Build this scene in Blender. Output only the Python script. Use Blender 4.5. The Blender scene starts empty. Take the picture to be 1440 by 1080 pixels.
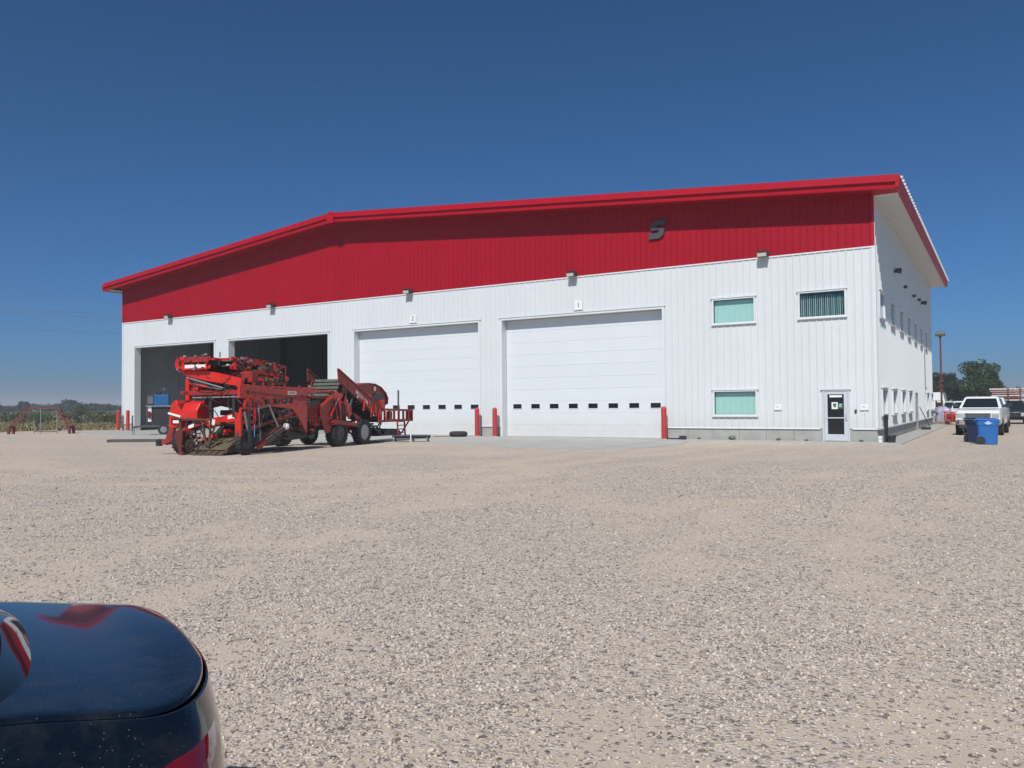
import bpy, bmesh, math, random
import numpy as np
from mathutils import Vector, Matrix, Euler

random.seed(7)
SC = bpy.context.scene
COL = SC.collection
PI = math.pi

# ------------------------------------------------------------------ camera, sky, sun, exposure
YAW, PITCH, ROLL = -0.5519, 0.0271, -0.0082
CAM = Vector((4.3565, -35.4399, 1.63))
cam_data = bpy.data.cameras.new('camera')
cam_data.sensor_width = 36.0
cam_data.lens = 36.0 * 1119.87 / 1440.0
cam_data.clip_start = 0.05
cam_data.clip_end = 6000
cam = bpy.data.objects.new('camera', cam_data)
COL.objects.link(cam)
_f = Vector((math.sin(YAW) * math.cos(PITCH), math.cos(YAW) * math.cos(PITCH), math.sin(PITCH)))
_r = Vector((math.cos(YAW), -math.sin(YAW), 0))
_u = _r.cross(_f)
_r2 = _r * math.cos(ROLL) + _u * math.sin(ROLL)
_u2 = _u * math.cos(ROLL) - _r * math.sin(ROLL)
_m = Matrix((_r2, _u2, -_f)).transposed().to_4x4()
_m.translation = CAM
cam.matrix_world = _m
SC.camera = cam

SUN_DIR = Vector((0.218, -0.95, 1.0)).normalized()
SUN_EL = math.asin(SUN_DIR.z)
SUN_AZ = math.atan2(SUN_DIR.x, SUN_DIR.y)          # clockwise from +Y
world = bpy.data.worlds.new('World')
SC.world = world
world.use_nodes = True
wn = world.node_tree.nodes
wn.clear()
sky = wn.new('ShaderNodeTexSky')
sky.sky_type = 'NISHITA'
sky.sun_disc = False
sky.sun_elevation = SUN_EL
sky.sun_rotation = SUN_AZ
sky.altitude = 1300
sky.air_density = 0.62
sky.dust_density = 4.5
sky.ozone_density = 10.0
bgn = wn.new('ShaderNodeBackground')
bgn.inputs['Strength'].default_value = 0.088
won = wn.new('ShaderNodeOutputWorld')
tint = wn.new('ShaderNodeMix')            # the camera's cooler white balance, the same over the whole sky
tint.data_type = 'RGBA'
tint.blend_type = 'MULTIPLY'
tint.inputs[0].default_value = 1.0
tint.inputs[7].default_value = (0.56, 1.0, 1.07, 1)
world.node_tree.links.new(sky.outputs[0], tint.inputs[6])
world.node_tree.links.new(tint.outputs[2], bgn.inputs[0])
world.node_tree.links.new(bgn.outputs[0], won.inputs[0])

sd = bpy.data.lights.new('sun', 'SUN')
sd.energy = 4.05
sd.angle = math.radians(0.53)
sd.color = (1.0, 0.965, 0.91)
sun = bpy.data.objects.new('sun', sd)
COL.objects.link(sun)
sun.rotation_euler = SUN_DIR.to_track_quat('Z', 'Y').to_euler()
sun.location = (20, -60, 60)

SC.view_settings.view_transform = 'Standard'
SC.view_settings.look = 'None'
SC.view_settings.exposure = 0.0
SC.view_settings.gamma = 1.0
SC.view_settings.use_curve_mapping = False
SC.render.engine = 'CYCLES'
SC.cycles.max_bounces = 6
SC.cycles.diffuse_bounces = 3
SC.cycles.glossy_bounces = 3
SC.cycles.transmission_bounces = 4
SC.cycles.transparent_max_bounces = 8
SC.cycles.use_denoising = True

# ------------------------------------------------------------------ materials
MATS = {}


class NT:
    def __init__(self, name):
        self.m = bpy.data.materials.new(name)
        self.m.use_nodes = True
        self.t = self.m.node_tree
        self.t.nodes.clear()
        self.out = self.n('ShaderNodeOutputMaterial')
        self.tc = self.n('ShaderNodeTexCoord')

    def n(self, typ, **kw):
        nd = self.t.nodes.new(typ)
        for k, v in kw.items():
            setattr(nd, k, v)
        return nd

    def l(self, a, b):
        self.t.links.new(a, b)

    def noise(self, scale, detail=3, rough=0.6, vec=None, stretch=None):
        nz = self.n('ShaderNodeTexNoise')
        nz.inputs['Scale'].default_value = scale
        nz.inputs['Detail'].default_value = detail
        nz.inputs['Roughness'].default_value = rough
        src = vec or self.tc.outputs['Object']
        if stretch:
            mp = self.n('ShaderNodeMapping')
            mp.inputs['Scale'].default_value = stretch
            self.l(src, mp.inputs['Vector'])
            src = mp.outputs['Vector']
        self.l(src, nz.inputs['Vector'])
        return nz.outputs['Fac']

    def ramp(self, fac, stops):
        r = self.n('ShaderNodeValToRGB')
        while len(r.color_ramp.elements) < len(stops):
            r.color_ramp.elements.new(0.5)
        for e, (p, c) in zip(r.color_ramp.elements, stops):
            e.position = p
            e.color = (*c, 1) if len(c) == 3 else c
        self.l(fac, r.inputs['Fac'])
        return r.outputs['Color']

    def mix(self, fac, a, b):
        mx = self.n('ShaderNodeMix', data_type='RGBA')
        if isinstance(fac, (int, float)):
            mx.inputs[0].default_value = fac
        else:
            self.l(fac, mx.inputs[0])
        for s, v in ((mx.inputs[6], a), (mx.inputs[7], b)):
            if isinstance(v, tuple):
                s.default_value = (*v, 1) if len(v) == 3 else v
            else:
                self.l(v, s)
        return mx.outputs[2]

    def math(self, op, a, b=0.0, clamp=False):
        mt = self.n('ShaderNodeMath', operation=op, use_clamp=clamp)
        for s, v in ((mt.inputs[0], a), (mt.inputs[1], b)):
            if isinstance(v, (int, float)):
                s.default_value = v
            else:
                self.l(v, s)
        return mt.outputs[0]

    def bsdf(self, color, rough=0.5, metal=0.0, spec=0.5, coat=0.0, bump=None, bump_s=0.2, bump_d=0.01):
        b = self.n('ShaderNodeBsdfPrincipled')
        for key, v in (('Base Color', color), ('Roughness', rough), ('Metallic', metal),
                       ('Specular IOR Level', spec), ('Coat Weight', coat)):
            s = b.inputs[key]
            if isinstance(v, (int, float)):
                s.default_value = v
            elif isinstance(v, tuple):
                s.default_value = (*v, 1)
            else:
                self.l(v, s)
        b.inputs['Coat Roughness'].default_value = 0.03
        if bump is not None:
            bp = self.n('ShaderNodeBump')
            bp.inputs['Strength'].default_value = bump_s
            bp.inputs['Distance'].default_value = bump_d
            self.l(bump, bp.inputs['Height'])
            self.l(bp.outputs['Normal'], b.inputs['Normal'])
        self.l(b.outputs[0], self.out.inputs['Surface'])
        return b


def paint(name, col, rough=0.45, metal=0.0, var=0.12, dirt=0.0, dirtcol=(0.28, 0.22, 0.15), scale=2.5, bump=0.0,
          streak=False, spec=0.5, coat=0.0, panel=0.0, splash=0.0):
    """A painted / coated / cast surface with uneven colour, wear and dust."""
    if name in MATS:
        return MATS[name]
    t = NT(name)
    a = t.noise(scale, 4)
    lo = tuple(max(0, c * (1 - var)) for c in col)
    hi = tuple(min(1, c * (1 + var)) for c in col)
    c = t.ramp(a, [(0.3, lo), (0.7, hi)])
    if dirt > 0:
        d = t.noise(scale * 1.7, 6, 0.7, stretch=(3, 3, 0.35) if streak else None)
        d2 = t.math('MULTIPLY', t.math('SUBTRACT', d, 0.42), dirt * 4.0, True)
        d2 = t.math('MINIMUM', d2, min(0.95, dirt * 1.5))
        c = t.mix(d2, c, dirtcol)
    if panel > 0:                      # sheet to sheet difference in shade
        oi = t.n('ShaderNodeObjectInfo')
        c = t.mix(t.math('MULTIPLY', oi.outputs['Random'], panel), c, tuple(v * 0.8 for v in col))
    if splash > 0:                     # yard dust splashed up on the lowest metre
        sp = t.n('ShaderNodeSeparateXYZ')
        t.l(t.tc.outputs['Object'], sp.inputs[0])
        m = t.math('SUBTRACT', 1.0, t.math('MULTIPLY', t.math('SUBTRACT', sp.outputs[2], 0.5), 0.9), True)
        m = t.math('MULTIPLY', t.math('MULTIPLY', m, m), t.math('MULTIPLY', t.noise(3.0, 6, 0.75), splash))
        c = t.mix(m, c, (0.46, 0.40, 0.31))
    r = t.ramp(t.noise(scale * 3, 3), [(0.3, (rough * 0.85,) * 3), (0.7, (min(1, rough * 1.15),) * 3)])
    bm_ = t.noise(scale * 14, 4) if bump > 0 else None
    t.bsdf(c, r, metal, spec, coat, bm_, bump)
    MATS[name] = t.m
    return t.m


M = {
    'white_wall': paint('white_wall_paint', (0.66, 0.675, 0.68), 0.38, var=0.02, dirt=0.05, dirtcol=(0.5, 0.47, 0.42), scale=0.8, streak=True, panel=0.16, splash=0.6),
    'red_wall': paint('red_wall_paint', (0.335, 0.001, 0.013), 0.55, var=0.05, dirt=0.0, spec=0.2, dirtcol=(0.4, 0.1, 0.09), scale=0.8, streak=True, panel=0.3),
    'red_trim': paint('red_trim_paint', (0.40, 0.002, 0.015), 0.45, var=0.05, spec=0.25, scale=1.2),
    'white_trim': paint('white_trim_paint', (0.68, 0.69, 0.70), 0.35, var=0.03, scale=1.5),
    'soffit': paint('soffit_paint', (0.58, 0.57, 0.55), 0.5, var=0.03, scale=1.0),
    'roof': paint('roof_metal', (0.62, 0.63, 0.64), 0.4, var=0.05, scale=1.0),
    'door_white': paint('door_section_paint', (0.68, 0.695, 0.715), 0.4, var=0.015, dirt=0.03, dirtcol=(0.55, 0.53, 0.5), scale=0.9, streak=True, panel=0.10, splash=0.5),
    'liner': paint('interior_liner', (0.30, 0.315, 0.34), 0.6, var=0.06, scale=0.9, dirt=0.08, dirtcol=(0.12, 0.12, 0.12)),
    'concrete': paint('stem_wall_concrete', (0.36, 0.35, 0.325), 0.9, var=0.12, dirt=0.12, dirtcol=(0.28, 0.26, 0.23), scale=1.6, bump=0.25),
    'slab': paint('apron_concrete', (0.42, 0.405, 0.375), 0.9, var=0.10, dirt=0.14, dirtcol=(0.38, 0.33, 0.27), scale=0.8, bump=0.2),
    'black_rubber': paint('tyre_rubber', (0.022, 0.022, 0.023), 0.85, var=0.3, dirt=0.16, dirtcol=(0.14, 0.115, 0.09), scale=4),
    'black_metal': paint('black_metal', (0.025, 0.025, 0.027), 0.5, var=0.25, dirt=0.07, dirtcol=(0.12, 0.10, 0.08), scale=4),
    'dark_steel': paint('dark_steel', (0.09, 0.09, 0.09), 0.55, metal=0.3, var=0.25, dirt=0.12, dirtcol=(0.16, 0.12, 0.09), scale=4),
    'grey_steel': paint('grey_steel', (0.32, 0.32, 0.32), 0.45, metal=0.5, var=0.15, scale=4),
    'chrome': paint('chrome', (0.7, 0.7, 0.7), 0.15, metal=1.0, var=0.05, scale=4),
    'rust': paint('rusty_soiled_steel', (0.075, 0.045, 0.03), 0.85, var=0.35, dirt=0.2, dirtcol=(0.17, 0.135, 0.085), scale=5, bump=0.3),
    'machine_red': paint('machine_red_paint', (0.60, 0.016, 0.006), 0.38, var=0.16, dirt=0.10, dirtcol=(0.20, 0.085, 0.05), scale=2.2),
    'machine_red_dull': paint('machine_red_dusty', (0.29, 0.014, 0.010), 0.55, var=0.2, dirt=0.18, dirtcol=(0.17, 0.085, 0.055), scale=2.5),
    'decal': paint('white_decal', (0.78, 0.74, 0.72), 0.4, var=0.03, scale=6),
    'decal_red': paint('red_decal_print', (0.55, 0.05, 0.05), 0.4, var=0.03, scale=6),
    'soil': paint('soil_caked_steel', (0.15, 0.115, 0.07), 0.95, var=0.35, dirt=0.2, dirtcol=(0.08, 0.06, 0.035), scale=6, bump=0.4),
    'belt': paint('black_belt_rubber', (0.018, 0.019, 0.02), 0.7, var=0.3, dirt=0.10, dirtcol=(0.12, 0.10, 0.07), scale=5),
    'slat_olive': paint('dusty_roller_rubber', (0.085, 0.09, 0.075), 0.75, var=0.25, dirt=0.15, dirtcol=(0.2, 0.17, 0.12), scale=5),
    'bollard': paint('bollard_red_sleeve', (0.46, 0.03, 0.035), 0.5, var=0.08, dirt=0.08, dirtcol=(0.42, 0.16, 0.13), scale=3),
    'fixture': paint('fixture_bronze', (0.07, 0.062, 0.058), 0.5, var=0.15, scale=5),
    'lens': paint('fixture_lens', (0.55, 0.5, 0.45), 0.15, var=0.1, scale=9),
    'emblem': paint('emblem_grey', (0.065, 0.07, 0.08), 0.5, metal=0.2, var=0.06, scale=3),
    'sign_white': paint('sign_white', (0.8, 0.8, 0.79), 0.4, var=0.02, scale=3),
    'print_black': paint('print_black', (0.02, 0.02, 0.02), 0.5, var=0.05, scale=3),
    'print_green': paint('print_green', (0.05, 0.16, 0.06), 0.5, var=0.1, scale=8),
    'aluminium': paint('door_aluminium', (0.62, 0.64, 0.68), 0.4, metal=0.25, var=0.04, scale=3),
    'blind': paint('window_blind', (0.66, 0.67, 0.66), 0.8, var=0.03, scale=3),
    'blue_bin': paint('blue_bin_plastic', (0.02, 0.13, 0.41), 0.45, var=0.08, dirt=0.05, dirtcol=(0.16, 0.2, 0.3), scale=3),
    'navy_bin': paint('navy_bin_plastic', (0.016, 0.03, 0.085), 0.45, var=0.1, dirt=0.05, dirtcol=(0.1, 0.1, 0.12), scale=3),
    'bin_print': paint('bin_emblem', (0.42, 0.58, 0.82), 0.5, var=0.04, scale=3),
    'white_car': paint('white_car_paint', (0.78, 0.79, 0.79), 0.25, var=0.02, dirt=0.05, dirtcol=(0.5, 0.45, 0.38), scale=1.6, coat=0.6),
    'green_car': paint('pale_green_car_paint', (0.50, 0.58, 0.50), 0.25, var=0.03, scale=1.6, coat=0.6),
    'dark_car': paint('dark_car_paint', (0.02, 0.02, 0.023), 0.25, var=0.05, scale=1.6, coat=0.6),
    'car_glass': paint('car_glass', (0.012, 0.017, 0.022), 0.04, var=0.1, scale=2, spec=0.6),
    'headlight': paint('headlight_lens', (0.55, 0.56, 0.56), 0.12, metal=0.4, var=0.15, scale=8),
    'red_lens': paint('tail_light_lens', (0.17, 0.003, 0.006), 0.08, var=0.2, scale=6, coat=1.0),
    'welder_blue': paint('welder_blue_paint', (0.015, 0.10, 0.27), 0.4, var=0.12, scale=3),
    'brown_wood': paint('weathered_plank', (0.26, 0.16, 0.09), 0.85, var=0.2, scale=6),
    'pole_red': paint('lamp_pole_red', (0.12, 0.03, 0.03), 0.6, var=0.12, scale=2),
    'wrap': paint('stretch_wrap', (0.34, 0.34, 0.43), 0.25, var=0.2, scale=5, bump=0.4),
    'dark_red': paint('dark_red_steel', (0.12, 0.018, 0.015), 0.55, var=0.2, scale=3),
    'implement_red': paint('implement_red', (0.15, 0.028, 0.03), 0.7, var=0.2, dirt=0.1, scale=3),
    'bark': paint('bark', (0.11, 0.085, 0.06), 0.95, var=0.3, scale=5, bump=0.4),
    'blue_skip': paint('blue_skip_paint', (0.02, 0.075, 0.22), 0.5, var=0.15, scale=2, dirt=0.06),
    'beam_white': paint('beam_white_paint', (0.66, 0.6, 0.58), 0.5, var=0.1, scale=2),
    'beam_pink': paint('beam_faded_pink', (0.5, 0.24, 0.24), 0.55, var=0.12, scale=2),
    'cable': paint('power_cable', (0.25, 0.26, 0.28), 0.5, metal=0.6, var=0.05, scale=1),
}


def foliage(name, c1, c2, c3):
    t = NT(name)
    g = t.n('ShaderNodeNewGeometry')
    c = t.ramp(g.outputs['Random Per Island'], [(0.0, c1), (0.5, c2), (1.0, c3)])
    n = t.noise(0.8, 2)
    c = t.mix(t.math('MULTIPLY', n, 0.5), c, c1)
    b = t.bsdf(c, 0.65, spec=0.3)
    tr = t.n('ShaderNodeBsdfTranslucent')
    t.l(c, tr.inputs['Color'])
    mx = t.n('ShaderNodeMixShader')
    mx.inputs[0].default_value = 0.25
    t.l(b.outputs[0], mx.inputs[1])
    t.l(tr.outputs[0], mx.inputs[2])
    t.l(mx.outputs[0], t.out.inputs['Surface'])
    return t.m


M['leaf'] = foliage('broadleaf', (0.028, 0.055, 0.020), (0.055, 0.10, 0.035), (0.11, 0.165, 0.06))
M['needle'] = foliage('needles', (0.020, 0.040, 0.022), (0.032, 0.058, 0.030), (0.05, 0.08, 0.04))
M['far_leaf'] = foliage('far_leaves', (0.03, 0.05, 0.025), (0.05, 0.075, 0.035), (0.075, 0.10, 0.05))
M['sage'] = foliage('sage_leaf', (0.09, 0.11, 0.06), (0.14, 0.16, 0.09), (0.22, 0.23, 0.14))
M['straw'] = foliage('dry_grass', (0.26, 0.20, 0.10), (0.36, 0.29, 0.15), (0.46, 0.38, 0.22))
M['crop'] = foliage('crop_leaf', (0.06, 0.085, 0.04), (0.09, 0.115, 0.06), (0.14, 0.155, 0.09))


def tinted_glass():
    t = NT('tinted_window_glass')
    tr = t.n('ShaderNodeBsdfTransparent')
    tr.inputs[0].default_value = (0.85, 0.965, 0.945, 1)
    gl = t.n('ShaderNodeBsdfGlossy')
    gl.inputs['Roughness'].default_value = 0.03
    gl.inputs['Color'].default_value = (0.9, 0.95, 1, 1)
    lw = t.n('ShaderNodeLayerWeight')
    lw.inputs['Blend'].default_value = 0.5
    fr = t.math('ADD', t.math('MULTIPLY', t.math('POWER', lw.outputs['Facing'], 5.0), 0.95), 0.04)
    mx = t.n('ShaderNodeMixShader')
    t.l(fr, mx.inputs[0])
    t.l(tr.outputs[0], mx.inputs[1])
    t.l(gl.outputs[0], mx.inputs[2])
    t.l(mx.outputs[0], t.out.inputs['Surface'])
    return t.m


M['glass'] = tinted_glass()
M['dark_glass'] = paint('dark_door_glass', (0.012, 0.014, 0.018), 0.05, var=0.15, scale=3)


def navy_paint():
    t = NT('navy_car_paint')
    v = t.n('ShaderNodeTexVoronoi')
    v.inputs['Scale'].default_value = 85
    v.inputs['Randomness'].default_value = 1.0
    t.l(t.tc.outputs['Object'], v.inputs['Vector'])
    spot = t.math('LESS_THAN', v.outputs['Distance'], 0.11)
    sep = t.n('ShaderNodeSeparateColor')
    t.l(v.outputs['Color'], sep.inputs[0])
    pick = t.math('GREATER_THAN', t.math('ADD', sep.outputs[0], t.math('MULTIPLY', t.noise(5, 3), 0.5)), 0.74)
    film = t.math('MULTIPLY', t.math('SUBTRACT', t.noise(9, 6, 0.75), 0.45, True), 0.22)
    f = t.math('MAXIMUM', t.math('MULTIPLY', t.math('MULTIPLY', spot, pick), 0.4), film)
    base = t.ramp(t.noise(300, 2), [(0.3, (0.003, 0.006, 0.012)), (0.7, (0.005, 0.009, 0.016))])
    c = t.mix(f, base, (0.30, 0.27, 0.22))
    r = t.math('ADD', t.math('MULTIPLY', f, 0.8), 0.12)
    cw = t.math('MULTIPLY', t.math('SUBTRACT', 1.0, f, True), 0.72)
    t.bsdf(c, r, 0.0, 0.15, cw)
    return t.m


M['navy_car'] = navy_paint()


# ------------------------------------------------------------------ mesh helpers
class MB:
    def __init__(self):
        self.v = []
        self.f = []

    def add(self, vs, fs):
        o = len(self.v)
        self.v += [tuple(p) for p in vs]
        self.f += [tuple(i + o for i in f) for f in fs]
        return self

    def box(self, x0, x1, y0, y1, z0, z1):
        return self.add([(x0, y0, z0), (x1, y0, z0), (x1, y1, z0), (x0, y1, z0), (x0, y0, z1), (x1, y0, z1), (x1, y1, z1), (x0, y1, z1)],
                        [(0, 3, 2, 1), (4, 5, 6, 7), (0, 1, 5, 4), (1, 2, 6, 5), (2, 3, 7, 6), (3, 0, 4, 7)])

    def bar(self, p, q, w, h, up=(0, 0, 1), w2=None, h2=None):
        p, q = Vector(p), Vector(q)
        d = (q - p).normalized()
        up = Vector(up)
        if abs(d.dot(up)) > 0.98:
            up = Vector((1, 0, 0)) if abs(d.x) < 0.9 else Vector((0, 1, 0))
        s = d.cross(up).normalized()
        u = s.cross(d)
        w2 = w if w2 is None else w2
        h2 = h if h2 is None else h2
        vs = []
        for c, ww, hh in ((p, w, h), (q, w2, h2)):
            for a, b in ((-1, -1), (1, -1), (1, 1), (-1, 1)):
                vs.append(c + s * (a * ww / 2) + u * (b * hh / 2))
        return self.add(vs, [(0, 1, 2, 3), (7, 6, 5, 4), (0, 4, 5, 1), (1, 5, 6, 2), (2, 6, 7, 3), (3, 7, 4, 0)])

    def tube(self, pts, r, n=8):
        pts = [Vector(p) for p in pts]
        rs = r if isinstance(r, (list, tuple)) else [r] * len(pts)
        rings = []
        ref = Vector((0.13, 0.21, 0.97)).normalized()
        for i, p in enumerate(pts):
            d = (pts[min(i + 1, len(pts) - 1)] - pts[max(i - 1, 0)]).normalized()
            if abs(d.dot(ref)) > 0.95:
                s = d.cross(Vector((1, 0.1, 0))).normalized()
            else:
                s = d.cross(ref).normalized()
            u = s.cross(d)
            rings.append([p + (s * math.cos(2 * PI * k / n) + u * math.sin(2 * PI * k / n)) * rs[i] for k in range(n)])
        vs = [v for rg in rings for v in rg]
        fs = []
        for i in range(len(pts) - 1):
            for k in range(n):
                a, b = i * n + k, i * n + (k + 1) % n
                fs.append((a, b, b + n, a + n))
        fs.append(tuple(range(n))[::-1])
        fs.append(tuple(range((len(pts) - 1) * n, len(pts) * n)))
        return self.add(vs, fs)

    def cyl(self, p, q, r, r2=None, n=16):
        return self.tube([p, q], [r, r if r2 is None else r2], n)

    def prism(self, poly, axis, a, b):
        """poly in the two other axes (x,z for 'y'; y,z for 'x'; x,y for 'z')"""
        def mk(t, c):
            if axis == 'y':
                return (t[0], c, t[1])
            if axis == 'x':
                return (c, t[0], t[1])
            return (t[0], t[1], c)
        n = len(poly)
        vs = [mk(t, a) for t in poly] + [mk(t, b) for t in poly]
        fs = [tuple(range(n))[::-1], tuple(range(n, 2 * n))]
        for k in range(n):
            j = (k + 1) % n
            fs.append((k, j, n + j, n + k))
        return self.add(vs, fs)

    def loft(self, loops, cap=True, close=True):
        n = len(loops[0])
        vs = [p for lp in loops for p in lp]
        fs = []
        for i in range(len(loops) - 1):
            for k in range(n if close else n - 1):
                j = (k + 1) % n
                fs.append((i * n + k, i * n + j, (i + 1) * n + j, (i + 1) * n + k))
        if cap:
            fs.append(tuple(range(n))[::-1])
            fs.append(tuple(range((len(loops) - 1) * n, len(loops) * n)))
        return self.add(vs, fs)

    def lathe(self, prof, origin, axis='z', n=20):
        """prof: list of (radius, height along the axis)"""
        ox, oy, oz = origin
        loops = []
        for r, h in prof:
            lp = []
            for k in range(n):
                c, s = math.cos(2 * PI * k / n) * r, math.sin(2 * PI * k / n) * r
                if axis == 'z':
                    lp.append((ox + c, oy + s, oz + h))
                elif axis == 'y':
                    lp.append((ox + c, oy + h, oz + s))
                else:
                    lp.append((ox + h, oy + c, oz + s))
            loops.append(lp)
        return self.loft(loops)

    def build(self, name, mat, parent=None, smooth=None, bevel=0.0, loc=None, segs=2):
        me = bpy.data.meshes.new(name)
        me.from_pydata([tuple(v) for v in self.v], [], self.f)
        me.validate()
        bm = bmesh.new()
        bm.from_mesh(me)
        bmesh.ops.recalc_face_normals(bm, faces=bm.faces)
        bm.to_mesh(me)
        bm.free()
        if mat is not None:
            me.materials.append(mat)
        if smooth is not None:
            me.polygons.foreach_set('use_smooth', [True] * len(me.polygons))
            try:
                me.set_sharp_from_angle(angle=math.radians(smooth))
            except Exception:
                pass
        o = bpy.data.objects.new(name, me)
        COL.objects.link(o)
        if parent is not None:
            o.parent = parent
        if loc is not None:
            o.location = loc
        if bevel > 0:
            md = o.modifiers.new('bevel', 'BEVEL')
            md.width = bevel
            md.segments = segs
            md.limit_method = 'ANGLE'
            md.angle_limit = math.radians(40)
        return o


def tag(o, label=None, cat=None, group=None, kind=None):
    if label:
        o['label'] = label
    if cat:
        o['category'] = cat
    if group:
        o['group'] = group
    if kind:
        o['kind'] = kind
    return o


def thing(name, label, cat, loc=(0, 0, 0), rz=0.0, group=None):
    o = bpy.data.objects.new(name, None)
    o.empty_display_size = 0.2
    COL.objects.link(o)
    o.location = loc
    o.rotation_euler = (0, 0, rz)
    return tag(o, label, cat, group)


def copy_tree(o, parent=None):
    c = o.copy()
    COL.objects.link(c)
    c.parent = parent
    for ch in list(o.children):
        copy_tree(ch, c)
    return c


def text_mesh(txt, size, depth, name, mat, parent=None, loc=(0, 0, 0), rot=(PI / 2, 0, 0)):
    cu = bpy.data.curves.new(name, 'FONT')
    cu.body = txt
    cu.size = size
    cu.extrude = depth
    cu.align_x = 'CENTER'
    cu.align_y = 'CENTER'
    tmp = bpy.data.objects.new(name + '_tmp', cu)
    COL.objects.link(tmp)
    dg = bpy.context.evaluated_depsgraph_get()
    me = bpy.data.meshes.new_from_object(tmp.evaluated_get(dg))
    bpy.data.objects.remove(tmp)
    me.materials.clear()
    me.materials.append(mat)
    o = bpy.data.objects.new(name, me)
    COL.objects.link(o)
    o.parent = parent
    o.location = loc
    o.rotation_euler = rot
    return o


def vnoise(x, y, seed):
    rs = np.random.RandomState(seed)
    g = rs.rand(256, 256)
    xi, yi = np.floor(x).astype(int), np.floor(y).astype(int)
    fx, fy = x - xi, y - yi
    fx, fy = fx * fx * (3 - 2 * fx), fy * fy * (3 - 2 * fy)
    a, b = g[xi % 256, yi % 256], g[(xi + 1) % 256, yi % 256]
    c, d = g[xi % 256, (yi + 1) % 256], g[(xi + 1) % 256, (yi + 1) % 256]
    return (a * (1 - fx) + b * fx) * (1 - fy) + (c * (1 - fx) + d * fx) * fy


def fbm(x, y, seed, oct_=4):
    s, a, t = 0, 1.0, 0
    for k in range(oct_):
        s = s + a * vnoise(x * 2 ** k + 17.3 * k, y * 2 ** k + 5.1 * k, seed + k)
        t += a
        a *= 0.55
    return s / t

# ------------------------------------------------------------------ ground
def field_mat():
    t = NT('dry_field_soil')
    a = t.noise(0.05, 5, 0.65)
    b = t.noise(1.3, 6, 0.7)
    c = t.ramp(a, [(0.3, (0.20, 0.17, 0.09)), (0.5, (0.16, 0.165, 0.085)), (0.7, (0.11, 0.135, 0.07))])
    c = t.mix(t.math('MULTIPLY', b, 0.5), c, (0.27, 0.23, 0.14))
    t.bsdf(c, 0.95, bump=b, bump_s=0.5, bump_d=0.1)
    return t.m


def gravel_mat():
    t = NT('gravel_yard')
    at = t.n('ShaderNodeAttribute', attribute_name='gravel')
    g = at.outputs['Fac']
    # slight domain warp so that the cells do not read as a lattice
    vec = t.tc.outputs['Object']
    v1 = t.n('ShaderNodeTexVoronoi')
    v1.inputs['Scale'].default_value = 46
    v2 = t.n('ShaderNodeTexVoronoi')
    v2.inputs['Scale'].default_value = 19
    for v in (v1, v2):
        t.l(vec, v.inputs['Vector'])
    s1 = t.n('ShaderNodeSeparateColor')
    t.l(v1.outputs['Color'], s1.inputs[0])
    s2 = t.n('ShaderNodeSeparateColor')
    t.l(v2.outputs['Color'], s2.inputs[0])
    stops = [(0.0, (0.124, 0.106, 0.100)), (0.18, (0.322, 0.269, 0.235)), (0.42, (0.509, 0.429, 0.365)), (0.7, (0.655, 0.559, 0.455)),
             (0.85, (0.551, 0.448, 0.420)), (1.0, (0.707, 0.618, 0.530))]
    c1 = t.ramp(s1.outputs[0], stops)
    c2 = t.ramp(s2.outputs[1], stops)
    big = t.math('GREATER_THAN', s2.outputs[2], 0.72)
    big = t.math('MULTIPLY', big, t.math('LESS_THAN', v2.outputs['Distance'], 0.5))
    stone = t.mix(big, c1, c2)
    fine = t.noise(140, 4, 0.8)
    sand = t.ramp(fine, [(0.25, (0.395, 0.314, 0.240)), (0.5, (0.582, 0.474, 0.365)), (0.75, (0.696, 0.583, 0.465))])
    broad = t.noise(0.22, 4, 0.6)
    sand = t.mix(t.math('MULTIPLY', broad, 0.35), sand, (0.519, 0.419, 0.360))
    has = t.math('LESS_THAN', s1.outputs[2], t.math('ADD', t.math('MULTIPLY', g, 0.95), 0.10))
    has = t.math('MAXIMUM', has, t.math('MULTIPLY', big, t.math('GREATER_THAN', g, 0.35)))
    c = t.mix(t.math('MULTIPLY', has, 0.92), sand, stone)
    h1 = t.math('MULTIPLY', t.math('SUBTRACT', 0.6, v1.outputs['Distance']), has)
    h = t.math('ADD', h1, t.math('MULTIPLY', fine, 0.25))
    t.bsdf(c, 0.95, spec=0.1, bump=h, bump_s=0.9, bump_d=0.014)
    return t.m


MB().add([(-2500, -2500, -0.06), (2500, -2500, -0.06), (2500, 2500, -0.06), (-2500, 2500, -0.06)], [(0, 1, 2, 3)]) \
    .build('field_ground', field_mat())
tag(bpy.data.objects['field_ground'], kind='structure')


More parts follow.
